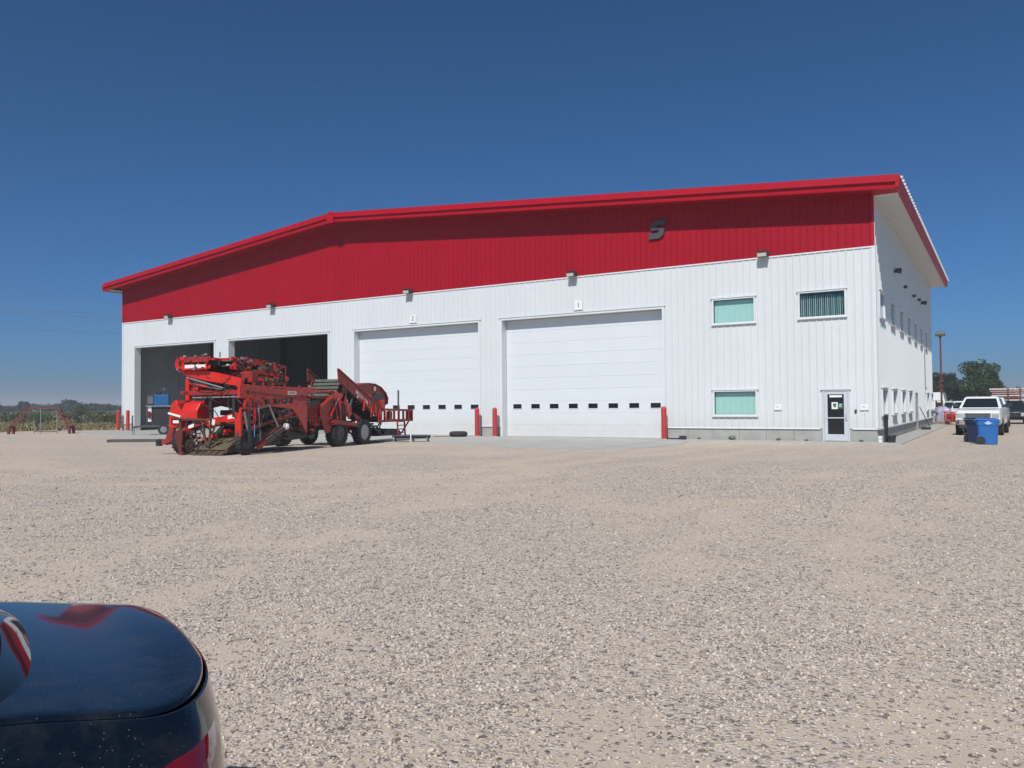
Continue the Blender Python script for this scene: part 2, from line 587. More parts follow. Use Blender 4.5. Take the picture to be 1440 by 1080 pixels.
def gravel_density(x, y):
    n = fbm(x * 0.16 + 3, y * 0.30 + 9, 11, 5)
    n2 = fbm(x * 0.8 + 1, y * 0.9 + 2, 29, 4)
    n3 = fbm(x * 2.6, y * 2.6, 53, 3)
    g = 0.54 + 1.4 * (n - 0.5) + 1.0 * (n2 - 0.5) + 0.8 * (n3 - 0.5)
    # worn wheel tracks that swing across the yard towards the doors
    for (x0, y0, dx, dy, cv) in ((-3.2, -32, -0.42, 0.91, 0.010), (-1.4, -32, -0.42, 0.91, 0.010), (-14, -26, 0.93, 0.36, -0.006), (-14, -23.9, 0.93, 0.36, -0.006),
                                 (2.4, -31, -0.30, 0.95, 0.014), (4.2, -31, -0.30, 0.95, 0.014), (-9, -29, 0.5, 0.87, -0.012), (-10.8, -28.2, 0.5, 0.87, -0.012)):
        s = (x - x0) * dx + (y - y0) * dy
        w = -(x - x0) * dy + (y - y0) * dx + cv * s * s
        g = g - 0.42 * np.exp(-(w / 0.34) ** 2) * (0.5 + n2)
    g = g + 0.10 * np.clip((x + 8) / 12, -1, 1)
    return np.clip(g, 0.02, 1.0)


def lines(lo, hi, a, b, fine, coarse):
    out = [lo]
    while out[-1] < hi:
        p = out[-1]
        d = max(0, a - p, p - b)
        out.append(p + min(coarse, fine + d * 0.12))
    out[-1] = hi
    return np.array(out)


gx = lines(-58.0, 60.0, -9.0, 9.0, 0.16, 2.2)
gy = lines(-62.0, 96.0, -34.5, -20.0, 0.16, 2.2)
X, Y = np.meshgrid(gx, gy, indexing='ij')
G = gravel_density(X, Y)
near = np.clip((-9.5 - Y) / 4, 0, 1)
Z = ((fbm(X * 0.5, Y * 0.5, 71, 3) - 0.5) * 0.05 + (fbm(X * 2.2, Y * 2.2, 77, 2) - 0.5) * 0.02) * near
Z = np.where((X < -16) & (Y > -20.5), 0, Z)
edge = np.minimum(np.minimum(X + 58, 60 - X), np.minimum(Y + 62, 96 - Y))
nx, ny = len(gx), len(gy)
me = bpy.data.meshes.new('gravel_yard')
co = np.stack([X + (fbm(Y * 0.3, Y * 0 + 2, 5, 3) - 0.5) * 6 * (X < -57.9), Y, Z], -1).reshape(-1, 3)
idx = np.arange(nx * ny).reshape(nx, ny)
quads = np.stack([idx[:-1, :-1], idx[1:, :-1], idx[1:, 1:], idx[:-1, 1:]], -1).reshape(-1, 4)
me.vertices.add(len(co))
me.vertices.foreach_set('co', co.ravel())
me.loops.add(quads.size)
me.loops.foreach_set('vertex_index', quads.ravel().astype(np.int32))
me.polygons.add(len(quads))
me.polygons.foreach_set('loop_start', np.arange(0, quads.size, 4, dtype=np.int32))
me.update(calc_edges=True)
me.polygons.foreach_set('use_smooth', [True] * len(me.polygons))
at = me.attributes.new('gravel', 'FLOAT', 'POINT')
at.data.foreach_set('value', G.reshape(-1).astype(np.float32))
me.materials.append(gravel_mat())
yard = bpy.data.objects.new('gravel_yard', me)
COL.objects.link(yard)
tag(yard, kind='structure')


# loose stones lying on the yard in front of the camera: one mesh nobody could count
def stone_mat():
    t = NT('loose_stone')
    a = t.n('ShaderNodeAttribute', attribute_name='stone')
    c = t.ramp(a.outputs['Fac'], [(0.0, (0.124, 0.106, 0.100)), (0.16, (0.322, 0.274, 0.240)), (0.42, (0.519, 0.443, 0.380)), (0.68, (0.655, 0.559, 0.460)),
                                  (0.8, (0.519, 0.424, 0.410)), (0.92, (0.664, 0.573, 0.480)), (1.0, (0.686, 0.608, 0.530))])
    n = t.noise(90, 3)
    c = t.mix(t.math('MULTIPLY', n, 0.3), c, (0.530, 0.438, 0.350))
    t.bsdf(c, 0.95, spec=0.08)
    return t.m


def icosa():
    p = (1 + 5 ** 0.5) / 2
    v = np.array([(-1, p, 0), (1, p, 0), (-1, -p, 0), (1, -p, 0), (0, -1, p), (0, 1, p), (0, -1, -p), (0, 1, -p), (p, 0, -1), (p, 0, 1), (-p, 0, -1), (-p, 0, 1)], float)
    v /= np.linalg.norm(v[0])
    f = np.array([(0, 11, 5), (0, 5, 1), (0, 1, 7), (0, 7, 10), (0, 10, 11), (1, 5, 9), (5, 11, 4), (11, 10, 2), (10, 7, 6), (7, 1, 8), (3, 9, 4), (3, 4, 2), (3, 2, 6), (3, 6, 8), (3, 8, 9), (4, 9, 5), (2, 4, 11), (6, 2, 10), (8, 6, 7), (9, 8, 1)])
    return v, f


def loose_stones():
    rs = np.random.RandomState(3)
    N = 140000
    u = rs.rand(N)
    d0, d1 = 2.6, 21.0
    # density falls with the square of the distance beyond 5.5 m
    dd = np.linspace(d0, d1, 400)
    pdf = np.where(dd < 5.5, dd, 5.5 ** 2 / dd)
    cdf = np.cumsum(pdf)
    cdf /= cdf[-1]
    d = np.interp(u, cdf, dd)
    lat = (rs.rand(N) - 0.5) * 1.5 * d
    x = CAM.x + math.cos(YAW) * lat + math.sin(YAW) * d
    y = CAM.y - math.sin(YAW) * lat + math.cos(YAW) * d
    g = gravel_density(x, y)
    clump = fbm(x * 6, y * 6, 91, 2)
    keep = rs.rand(N) < np.clip(g * 1.25 * (0.55 + 0.9 * clump), 0.30, 1)
    x, y, d = x[keep], y[keep], d[keep]
    n = len(x)
    # ground height under each stone (the same smooth field as the sheet)
    z = (fbm(x * 0.5, y * 0.5, 71, 3) - 0.5) * 0.05 + (fbm(x * 2.2, y * 2.2, 77, 2) - 0.5) * 0.02
    r = np.clip(np.exp(rs.normal(math.log(0.0064), 0.38, n)), 0.003, 0.0155)
    r = r * np.clip(d / 9, 1, 1.4)
    v, f = icosa()
    V = np.repeat(v[None], n, 0) * (0.72 + 0.56 * rs.rand(n, 12, 1))
    V *= np.stack([0.8 + 0.7 * rs.rand(n), 0.75 + 0.5 * rs.rand(n), 0.5 + 0.35 * rs.rand(n)], -1)[:, None, :]
    V *= r[:, None, None]
    a = rs.rand(n) * 2 * PI
    ca, sa = np.cos(a)[:, None], np.sin(a)[:, None]
    tl = rs.normal(0, 0.3, n)
    ct, st = np.cos(tl)[:, None], np.sin(tl)[:, None]
    vx, vy, vz = V[..., 0], V[..., 1], V[..., 2]
    vx, vz = vx * ct - vz * st, vx * st + vz * ct
    wx, wy = vx * ca - vy * sa, vx * sa + vy * ca
    P = np.stack([wx + x[:, None], wy + y[:, None], vz + (z + r * 0.30)[:, None]], -1).reshape(-1, 3)
    F = (f[None] + (np.arange(n) * 12)[:, None, None]).reshape(-1, 3)
    me = bpy.data.meshes.new('loose_gravel')
    me.vertices.add(len(P))
    me.vertices.foreach_set('co', P.ravel())
    me.loops.add(F.size)
    me.loops.foreach_set('vertex_index', F.ravel().astype(np.int32))
    me.polygons.add(len(F))
    me.polygons.foreach_set('loop_start', np.arange(0, F.size, 3, dtype=np.int32))
    me.update(calc_edges=True)
    at = me.attributes.new('stone', 'FLOAT', 'POINT')
    at.data.foreach_set('value', np.repeat(rs.rand(n), 12).astype(np.float32))
    me.materials.append(stone_mat())
    o = bpy.data.objects.new('loose_gravel', me)
    COL.objects.link(o)
    tag(o, 'pale grey and tan gravel stones strewn over the yard in the foreground', 'gravel', kind='stuff')


loose_stones()


# concrete apron before the doors and walk round the office corner: slabs with open joints
def clip_poly(poly, x0, x1, y0, y1):
    def cut(ps, ins, inter):
        out = []
        for i in range(len(ps)):
            a, b = ps[i - 1], ps[i]
            if ins(b):
                if not ins(a):
                    out.append(inter(a, b))
                out.append(b)
            elif ins(a):
                out.append(inter(a, b))
        return out
    def ix(c):
        return lambda a, b: (c, a[1] + (b[1] - a[1]) * (c - a[0]) / (b[0] - a[0]))
    def iy(c):
        return lambda a, b: (a[0] + (b[0] - a[0]) * (c - a[1]) / (b[1] - a[1]), c)
    for ins, it in ((lambda p: p[0] >= x0, ix(x0)), (lambda p: p[0] <= x1, ix(x1)), (lambda p: p[1] >= y0, iy(y0)), (lambda p: p[1] <= y1, iy(y1))):
        if not poly:
            return []
        poly = cut(poly, ins, it)
    return poly


apron = thing('concrete_apron', None, None)
tag(apron, kind='structure')
front_edge = [(-52.5, -3.6), (-45, -6.3), (-35, -8.4), (-28, -9.3), (-22, -8.4), (-17.9, -6.9), (-14.5, -8.2), (-12, -9.2), (-8.8, -9.7), (-7.1, -7.5), (-6.7, -4.5), (-7.3, -2.2)]
pts = []
rj = random.Random(4)
for (xa, ya), (xb, yb) in zip(front_edge, front_edge[1:]):
    k = max(2, int(math.hypot(xb - xa, yb - ya) / 0.35))
    for i in range(k):
        pts.append((xa + (xb - xa) * i / k, ya + (yb - ya) * i / k + rj.uniform(-0.22, 0.22)))
apron_poly = [(-52.5, -0.06)] + pts + [(-7.3, -1.62), (-8.6, -1.62), (-8.6, -0.06)]
xs = [-52.5 + 4.39 * i for i in range(11)]
ys = [-12.0, -8.2, -4.1, -0.06]
for i in range(len(xs) - 1):
    for j in range(3):
        pp = clip_poly(apron_poly, xs[i] + 0.012, xs[i + 1] - 0.012, ys[j] + 0.012, ys[j + 1] - (0.012 if j < 2 else 0))
        if len(pp) >= 3:
            MB().prism(pp, 'z', -0.03, 0.012 + 0.004 * ((i * 3 + j) % 3)).build('concrete_slab', M['slab'], apron)
pp = clip_poly(apron_poly, xs[-1] + 0.012, 0, -12, -0.06)
MB().prism(pp, 'z', -0.03, 0.014).build('concrete_slab', M['slab'], apron)
walk = thing('concrete_walk', None, None)
tag(walk, kind='structure')
x = -8.58
while x < 0.95:
    x2 = min(x + 1.6, 1.02)
    MB().box(x + 0.008, x2 - 0.008, -1.58, -0.06, -0.05, 0.03 + 0.004 * (int(x * 3) % 2)).build('concrete_slab', M['slab'], walk)
    x = x2
y = -0.04
while y < 30:
    MB().box(0.06, 1.02, y + 0.008, y + 1.9, -0.05, 0.03 + 0.004 * (int(y) % 2)).build('concrete_slab', M['slab'], walk)
    y += 1.908

# ------------------------------------------------------------------ the machine shed
LEN, DEP = 51.68, 30.1
XR = -29.3                               # ridge
def roof_z(x):                           # top of the roof sheet along the gable
    return 13.10 - (x - XR) * 0.0845 if x > XR else 13.10 - (XR - x) * 0.0955


ZF, ZR = 0.555, 8.02
OPEN = [(-18.05, -9.16, 0, 6.12), (-28.47, -19.55, 0, 6.12), (-39.72, -30.62, 0, 6.12), (-50.15, -41.22, 0, 6.12)]
WINS = [(-6.70, -4.90, 5.27, 6.30), (-2.95, -1.16, 5.30, 6.32), (-6.72, -4.88, 1.15, 2.17)]
DOOR = (-2.11, -1.04, 0, 2.18)
shed = thing('machine_shed', 'large white metal machine shed with a red upper band under a low red gable roof', 'building')

RIB_W, RIB_T, RIB_H = 0.034, 0.017, 0.028


def rib_profile(x0, x1, pitch=0.305, off=0.1525):
    xs = [(x0, 0.0), (x1, 0.0)]
    k = math.floor((x0 - off) / pitch)
    while k * pitch + off < x1 + 0.1:
        c = k * pitch + off
        for dx, h in ((-RIB_W, 0), (-RIB_T, RIB_H), (RIB_T, RIB_H), (RIB_W, 0)):
            if x0 < c + dx < x1:
                xs.append((c + dx, h))
        k += 1
    xs.sort()
    return xs


def rib_sheet(mb, a0, a1, zbot, ztop, holes, place, cuts=()):
    """ribbed sheet from a0 to a1 with rectangular holes; place(a, h, z) -> point"""
    prof = rib_profile(a0, a1)
    cut = sorted(set([c for h in holes for c in h[:2] if a0 < c < a1] + [c for c in cuts if a0 < c < a1]))
    full = list(prof)
    for c in cut:
        for (xa, ha), (xb, hb) in zip(prof, prof[1:]):
            if xa < c < xb:
                full.append((c, ha + (hb - ha) * (c - xa) / (xb - xa)))
    full.sort()
    for (xa, ha), (xb, hb) in zip(full, full[1:]):
        if xb - xa < 1e-6:
            continue
        m = (xa + xb) / 2
        zb = zbot
        spans = []
        for h in sorted([h for h in holes if h[0] < m < h[1]], key=lambda q: q[2]):
            if h[2] > zb:
                spans.append((zb, h[2], False))
            zb = max(zb, h[3])
        spans.append((zb, None, True))
        for s0, s1, top in spans:
            za, zc = (ztop(xa), ztop(xb)) if top else (s1, s1)
            if min(za, zc) - s0 < 1e-4:
                continue
            mb.add([place(xa, ha, s0), place(xb, hb, s0), place(xb, hb, zc), place(xa, ha, za)], [(0, 1, 2, 3)])


FR = lambda a, h, z: (a, -h, z)
PW = 0.915
k = 0
while True:
    xb = -k * PW
    xa = max(-LEN, xb - PW)
    if xb <= -LEN + 0.05:
        break
    mb = MB()
    rib_sheet(mb, xa, xb, ZF, lambda x: ZR, OPEN + WINS + [DOOR], FR)
    if mb.f:
        mb.build('white_wall_panel', M['white_wall'], shed)
    mb = MB()
    rib_sheet(mb, xa, xb, ZR, lambda x: roof_z(x) - 0.30, [], FR, cuts=(XR,))
    mb.build('red_wall_panel', M['red_wall'], shed)
    k += 1
# trim strip between the colours, base flashing, corner trims
MB().box(-LEN - 0.05, 0.05, -0.045, -0.004, ZR - 0.025, ZR + 0.035).build('band_trim', M['white_trim'], shed)
segs_open = sorted([(o[0], o[1]) for o in OPEN] + [(DOOR[0], DOOR[1])])
cur = -LEN
solid = []
for a, b in segs_open:
    solid.append((cur, a))
    cur = b
solid.append((cur, 0.0))
for a, b in solid:
    MB().prism([(-0.06, ZF - 0.03), (0.0, ZF - 0.03), (0.0, ZF + 0.025), (-0.035, ZF + 0.025), (-0.035, ZF - 0.005), (-0.06, ZF - 0.02)], 'x', a - (0.02 if a == -LEN else -0.1), b + (0.03 if b == 0 else -0.1)) \
        .build('base_flashing', M['white_trim'], shed)
    # stem wall, cast in lengths with open form joints
    n = max(1, round((b - a) / 1.22))
    for i in range(n):
        x0, x1 = a + (b - a) * i / n, a + (b - a) * (i + 1) / n
        MB().box(x0 + (0.006 if i else 0), x1 - 0.006, 0.0 + 0.002 * (i % 2), 0.22, -0.1, ZF - 0.032).build('stem_wall', M['concrete'], shed)
for xx in (-LEN - 0.03, -0.09):
    MB().box(xx, xx + 0.12, -0.047, 0.02, ZF + 0.03, ZR - 0.03).build('corner_trim', M['white_trim'], shed)
MB().box(-0.002, 0.045, -0.03, 0.11, ZF + 0.03, 10.1).build('corner_trim', M['white_trim'], shed)
MB().box(-0.09, 0.03, -0.047, 0.02, ZR + 0.04, 10.08).build('corner_trim', M['red_trim'], shed)
MB().box(-LEN - 0.03, -LEN + 0.09, -0.047, 0.02, ZR + 0.04, roof_z(-LEN) - 0.35).build('corner_trim', M['red_trim'], shed)

# side wall of the office
SW_Y = [1.28 + 3.86 * i for i in range(7)]
SIDE_UP = [(y, y + 1.62, 5.30, 6.32) for y in SW_Y]
SIDE_LO = [(y, y + 1.62, 1.15, 2.17) for y in (1.30, 5.05, 8.95, 12.5, 24.4, 28.1)]
SIDE_DOOR = (16.5, 17.7, 0, 2.2)
mb = MB()
rib_sheet(mb, 0.0, DEP, ZF, lambda y: 10.30, SIDE_UP + SIDE_LO + [SIDE_DOOR], lambda a, h, z: (h, a, z))
mb.build('side_wall', M['white_wall'], shed)
for a, b in ((0.0, SIDE_DOOR[0]), (SIDE_DOOR[1], DEP)):
    MB().box(-0.2, 0.0, max(a, 0.225), b, -0.1, ZF - 0.03).build('stem_wall', M['concrete'], shed)
    MB().prism([(0.0, ZF - 0.03), (0.07, ZF - 0.03), (0.035, ZF + 0.02), (0.0, ZF + 0.02)], 'y', a + 0.12, b).build('base_flashing', M['white_trim'], shed)
# far walls
mb = MB()
rib_sheet(mb, -LEN, 0, 0, lambda x: roof_z(x) - 0.3, [], lambda a, h, z: (a, DEP + h, z), cuts=(XR,))
mb.build('rear_wall', M['white_wall'], shed)
mb = MB()
rib_sheet(mb, 0, DEP, 0, lambda y: roof_z(-LEN) - 0.3, [], lambda a, h, z: (-LEN - h, a, z))
mb.build('end_wall', M['white_wall'], shed)
# interior: slab, liner and frames
MB().box(-LEN + 0.02, -0.21, 0.0, DEP - 0.05, -0.1, 0.02).build('floor_slab', M['slab'], shed)
mb = MB()
rib_sheet(mb, 0.32, DEP - 0.3, 0.02, lambda y: 10.3, [], lambda a, h, z: (-LEN + 0.28 + h, a, z))
mb.build('interior_liner', M['liner'], shed)
mb = MB()
rib_sheet(mb, -LEN + 0.3, -8.8, 0.02, lambda x: roof_z(x) - 0.5, [], lambda a, h, z: (a, DEP - 0.28 - h, z), cuts=(XR,))
mb.build('interior_liner', M['liner'], shed)
mb = MB()
rib_sheet(mb, -LEN + 0.3, -8.8, 0.02, lambda x: roof_z(x) - 0.5, OPEN, lambda a, h, z: (a, 0.32 + h, z), cuts=(XR,))
mb.build('interior_liner', M['liner'], shed)
MB().box(-8.75, -8.6, 0.32, DEP - 0.3, 0.02, 9.6).build('partition', M['liner'], shed)
for (xa, xb) in ((-LEN + 0.3, XR), (XR, -0.3)):
    MB().prism([(xa, roof_z(xa) - 0.45), (xb, roof_z(xb) - 0.45), (xb, roof_z(xb) - 0.42), (xa, roof_z(xa) - 0.42)], 'y', 0.3, DEP - 0.3).build('ceiling_liner', M['liner'], shed)
for yy in (7.5, 15, 22.5):
    mb = MB()
    for (xa, xb) in ((-LEN + 0.5, XR), (XR, -8.8)):
        mb.bar((xa, yy, roof_z(xa) - 0.8), (xb, yy, roof_z(xb) - 0.8), 0.22, 0.6)
    mb.box(-LEN + 0.45, -LEN + 0.85, yy - 0.12, yy + 0.12, 0.02, roof_z(-LEN) - 0.6)
    mb.build('rafter_frame', M['dark_steel'], shed)

# roof slopes with standing seams; rake trim; eave gutter; soffits
Y0, Y1 = -1.02, DEP + 0.95
XE0, XE1 = -52.45, 1.02
for (xa, xb) in ((XE0, XR), (XR, XE1)):
    r = MB().prism([(xa, roof_z(xa) - 0.10), (xb, roof_z(xb) - 0.10), (xb, roof_z(xb) - 0.02), (xa, roof_z(xa) - 0.02)], 'y', Y0, Y1).build('roof_slope', M['roof'], shed)
    mb = MB()
    yy = Y0 + 0.35
    while yy < Y1:
        xo = xb + 0.16 if xb > 0 else xb
        xi = xa - 0.10 if xa < -50 else xa
        mb.prism([(xi, roof_z(xi) - 0.03), (xo, roof_z(xo) - 0.03), (xo, roof_z(xo) + 0.075), (xi, roof_z(xi) + 0.075)], 'y', yy, yy + 0.16)
        yy += 0.61
    tag(mb.build('roof_seam', M['roof'], r), kind='stuff')
ridge = MB().prism([(XR - 0.3, roof_z(XR - 0.3) - 0.01), (XR, 13.13), (XR + 0.3, roof_z(XR + 0.3) - 0.01), (XR + 0.3, roof_z(XR + 0.3) + 0.06), (XR, 13.19), (XR - 0.3, roof_z(XR - 0.3) + 0.06)], 'y', Y0 - 0.08, Y1).build('ridge_cap', M['roof'], shed)
for (xa, xb) in ((XE0, XR - 0.22), (XR + 0.22, XE1 + 0.06)):
    def band(y0, y1, za, zb, nm):
        MB().prism([(xa, roof_z(xa) + za), (xb, roof_z(xb) + za), (xb, roof_z(xb) + zb), (xa, roof_z(xa) + zb)], 'y', y0, y1).build(nm, M['red_trim'], shed)
    band(-1.13, -1.0, -0.24, 0.045, 'rake_trim')
    band(-1.02, -0.99, -0.42, -0.245, 'rake_trim')
    # lower lip: a sloped strip that catches the sun
    mb = MB()
    vs = []
    for xx in (xa, xb):
        z = roof_z(xx)
        vs += [(xx, -1.0, z - 0.36), (xx, -1.075, z - 0.42), (xx, -1.06, z - 0.50), (xx, -0.94, z - 0.50), (xx, -0.94, z - 0.36)]
    mb.loft([vs[:5], vs[5:]])
    mb.build('rake_lip', M['red_trim'], shed)
for (xa, xb) in ((XE0 + 0.02, XR), (XR, 0.0)):
    MB().prism([(xa, roof_z(xa) - 0.42), (xb, roof_z(xb) - 0.42), (xb, roof_z(xb) - 0.385), (xa, roof_z(xa) - 0.385)], 'y', -0.94, 0.0).build('rake_soffit', M['red_wall'], shed)
# ridge cover at the rake
MB().prism([(XR - 0.26, roof_z(XR - 0.26) - 0.55), (XR + 0.26, roof_z(XR + 0.26) - 0.55), (XR + 0.26, roof_z(XR + 0.26) + 0.07), (XR, 13.21), (XR - 0.26, roof_z(XR - 0.26) + 0.07)], 'y', -1.17, -1.03) \
    .build('ridge_end_cover', M['red_trim'], shed)
# side eave: fascia gutter and pale soffit
ze = roof_z(1.0)
g_ = MB()
prof = [(0.93, ze - 0.46), (1.06, ze - 0.46), (1.10, ze - 0.30), (1.06, ze - 0.27), (1.12, ze - 0.10), (1.12, ze - 0.03), (1.02, ze - 0.03), (0.95, ze - 0.2)]
MB().loft([[(p[0], yy, p[1]) for p in prof] for yy in (-1.12, Y1 + 0.03)]).build('eave_gutter', M['red_trim'], shed)
MB().box(0.0, 0.94, -0.10, Y1, ze - 0.44, ze - 0.40).build('eave_soffit', M['soffit'], shed)
MB().box(0.0, 0.94, -0.93, -0.10, ze - 0.45, ze - 0.40).build('rake_soffit', M['red_wall'], shed)
MB().box(0.0, 0.06, 0.12, DEP, ze - 0.50, ze - 0.44).build('soffit_trim', M['soffit'], shed)
MB().box(XE0 - 0.08, XE0 + 0.04, -1.12, Y1, roof_z(XE0) - 0.5, roof_z(XE0) - 0.02).build('eave_gutter', M['red_trim'], shed)
MB().box(XE0, -LEN, -0.93, Y1, roof_z(XE0) - 0.46, roof_z(XE0) - 0.42).build('eave_soffit', M['soffit'], shed)

# door openings: jambs and headers, sectional doors in the first two
def jambs(o, nm):
    a, b, _, h = o
    t = 0.11
    MB().box(a - t, a, -0.042, 0.46, 0.01, h + t).build(nm, M['white_trim'], shed)
    MB().box(b, b + t, -0.042, 0.46, 0.01, h + t).build(nm, M['white_trim'], shed)
    MB().box(a, b, -0.042, 0.46, h, h + t).build('header_trim', M['white_trim'], shed)
    MB().box(a - t - 0.06, b + t + 0.06, -0.075, -0.03, h + t, h + t + 0.05).build('drip_cap', M['white_trim'], shed)


for o in OPEN:
    jambs(o, 'jamb_trim')
for o in OPEN[:2]:
    a, b, _, h = o
    yd = 0.42
    dr = MB().box(a + 0.01, b - 0.01, yd + 0.018, yd + 0.06, 0.03, h - 0.01).build('overhead_door', M['door_white'], shed)
    n = 10
    sh = (h - 0.04) / n
    wx = [a + 0.66 + 1.099 * i for i in range(8)]
    for i in range(n):
        z0, z1 = 0.03 + sh * i, 0.03 + sh * (i + 1) - 0.006
        mb = MB()
        # face with three shallow pressed grooves
        zz = [z0, z0 + sh * 0.24, z0 + sh * 0.26, z0 + sh * 0.49, z0 + sh * 0.51, z0 + sh * 0.74, z0 + sh * 0.76, z1]
        for q in range(7):
            dy = 0.0025 if q % 2 else 0.0
            mb.box(a + 0.012, b - 0.012, yd + dy, yd + 0.0175, zz[q], zz[q + 1])
        mb.build('door_section', M['door_white'], dr)
    MB().box(a + 0.01, b - 0.01, yd + 0.002, yd + 0.034, 0.0125, 0.029).build('bottom_seal', M['black_rubber'], dr)
    for x in wx:
        zc = 1.585
        mb = MB()
        for q in ((x - 0.29, x + 0.29, zc + 0.12, zc + 0.155), (x - 0.29, x + 0.29, zc - 0.155, zc - 0.12), (x - 0.29, x - 0.255, zc - 0.12, zc + 0.12), (x + 0.255, x + 0.29, zc - 0.12, zc + 0.12)):
            mb.box(q[0], q[1], yd - 0.018, yd + 0.006, q[2], q[3])
        w = mb.build('door_window_frame', M['door_white'], dr)
        MB().box(x - 0.255, x + 0.255, yd - 0.006, yd - 0.001, zc - 0.12, zc + 0.12).build('door_window_pane', M['dark_glass'], dr)

# windows
def window(place, a0, a1, z0, z1, kind='blind', proud=0.07):
    def bx(p, q, d0, d1, r, s):
        c = [place(u, d, v) for u in (p, q) for d in (d0, d1) for v in (r, s)]
        xs, ys, zs = zip(*c)
        return (min(xs), max(xs), min(ys), max(ys), min(zs), max(zs))
    t = 0.072
    mb = MB()
    for q in ((a0 - t, a1 + t, z1, z1 + t), (a0 - t, a1 + t, z0 - t, z0), (a0 - t, a0, z0, z1), (a1, a1 + t, z0, z1)):
        mb.box(*bx(q[0], q[1], -0.06, proud, q[2], q[3]))
    fr = mb.build('window_frame', M['white_trim'], shed, bevel=0.008)
    MB().box(*bx(a0 - t - 0.05, a1 + t + 0.05, -0.001, proud + 0.03, z1 + t, z1 + t + 0.035)).build('head_flashing', M['white_trim'], fr)
    MB().box(*bx(a0 - t - 0.03, a1 + t + 0.03, -0.001, proud + 0.035, z0 - t - 0.03, z0 - t)).build('window_sill', M['white_trim'], fr)
    MB().box(*bx(a0, a1, -0.045, -0.038, z0, z1)).build('window_pane', M['glass'], fr)
    if kind == 'blind':
        n = 14
        mb = MB()
        for i in range(n):
            p, q = a0 + (a1 - a0) * i / n, a0 + (a1 - a0) * (i + 1) / n
            mb.box(*bx(p + 0.002, q - 0.002, -0.16 - 0.006 * (i % 2), -0.15 - 0.006 * (i % 2), z0 - 0.05, z1 - 0.02))
        tag(mb.build('window_blind', M['blind'], fr), kind='stuff')
    elif kind == 'open':
        n = 22
        mb = MB()
        for i in range(n):
            c = a0 + (a1 - a0) * (i + 0.5) / n
            w = 0.013 + 0.004 * math.sin(i * 2.1)
            p0 = place(c - w, -0.13, z0)
            p1 = place(c + w, -0.19, z0)
            mb.add([(p0[0], p0[1], z0 - 0.02), (p1[0], p1[1], z0 - 0.02), (p1[0], p1[1], z1 - 0.1 + 0.03 * math.sin(i)), (p0[0], p0[1], z1 - 0.1 + 0.03 * math.sin(i))], [(0, 1, 2, 3)])
        tag(mb.build('window_blind', M['blind'], fr), kind='stuff')
    return fr


PF = lambda a, d, z: (a, -d, z)
PS = lambda a, d, z: (d, a, z)
for i, w in enumerate(WINS):
    window(PF, *w, kind='open' if i == 1 else 'blind')
for w in SIDE_UP + SIDE_LO:
    window(PS, *w, kind='open', proud=0.05 if w[2] > 4 else 0.085)

# office entrance door
a, b, _, h = DOOR
mb = MB()
for q in ((a, a + 0.07, 0.03, h), (b - 0.07, b, 0.03, h), (a + 0.07, b - 0.07, h - 0.07, h)):
    mb.box(q[0], q[1], -0.055, 0.1, q[2], q[3])
fr = mb.build('door_frame', M['aluminium'], shed, bevel=0.006)
MB().box(a - 0.06, b + 0.06, -0.095, -0.03, h + 0.002, h + 0.05).build('drip_cap', M['white_trim'], fr)
MB().box(a - 0.001, b + 0.001, -0.12, 0.1, 0.0, 0.029).build('threshold', M['aluminium'], fr)
da, db = a + 0.075, b - 0.075
mb = MB()
for q in ((da, da + 0.13, 0.05, 2.10), (db - 0.15, db, 0.05, 2.10), (da + 0.13, db - 0.15, 1.99, 2.10), (da + 0.13, db - 0.15, 0.05, 0.32)):
    mb.box(q[0], q[1], -0.035, 0.01, q[2], q[3])
dl = mb.build('entrance_door', M['aluminium'], shed, bevel=0.005)
MB().box(da + 0.13, db - 0.15, -0.012, -0.006, 0.32, 1.99).build('door_pane', M['dark_glass'], dl)
MB().box(da + 0.1, db - 0.1, -0.075, -0.045, 0.985, 1.03).build('push_bar', M['aluminium'], dl)
mb = MB()
mb.tube([(db - 0.06, -0.036, 0.90), (db - 0.06, -0.09, 0.91), (db - 0.06, -0.09, 1.19), (db - 0.06, -0.036, 1.20)], 0.013, 6)
mb.box(db - 0.09, db - 0.03, -0.045, -0.034, 0.86, 0.93)
mb.build('door_handle', M['chrome'], dl)
# notices on the glass
gx0, gx1 = da + 0.13, db - 0.15
MB().box(gx0 + 0.08, gx1 - 0.07, -0.0150, -0.0125, 1.865, 1.955).build('door_notice', M['sign_white'], dl)
MB().box(gx0 + 0.16, gx0 + 0.40, -0.0150, -0.0125, 1.375, 1.66).build('door_notice', M['sign_white'], dl)
sx = gx0 + 0.28
MB().prism([(sx - 0.075, 1.59), (sx - 0.04, 1.62), (sx, 1.60), (sx + 0.04, 1.62), (sx + 0.075, 1.59), (sx + 0.06, 1.49), (sx, 1.43), (sx - 0.06, 1.49)], 'y', -0.0175, -0.0155).build('notice_print', M['print_green'], dl)
MB().box(gx0 + 0.41, gx0 + 0.59, -0.0150, -0.0125, 1.40, 1.62).build('door_notice', M['print_green'], dl)
mb = MB()
mb.box(gx0 + 0.49, gx0 + 0.56, -0.0175, -0.0155, 1.55, 1.575).box(gx0 + 0.47, gx0 + 0.495, -0.0175, -0.0155, 1.48, 1.575).box(gx0 + 0.49, gx0 + 0.56, -0.0175, -0.0155, 1.48, 1.5)
mb.build('notice_print', M['sign_white'], dl)

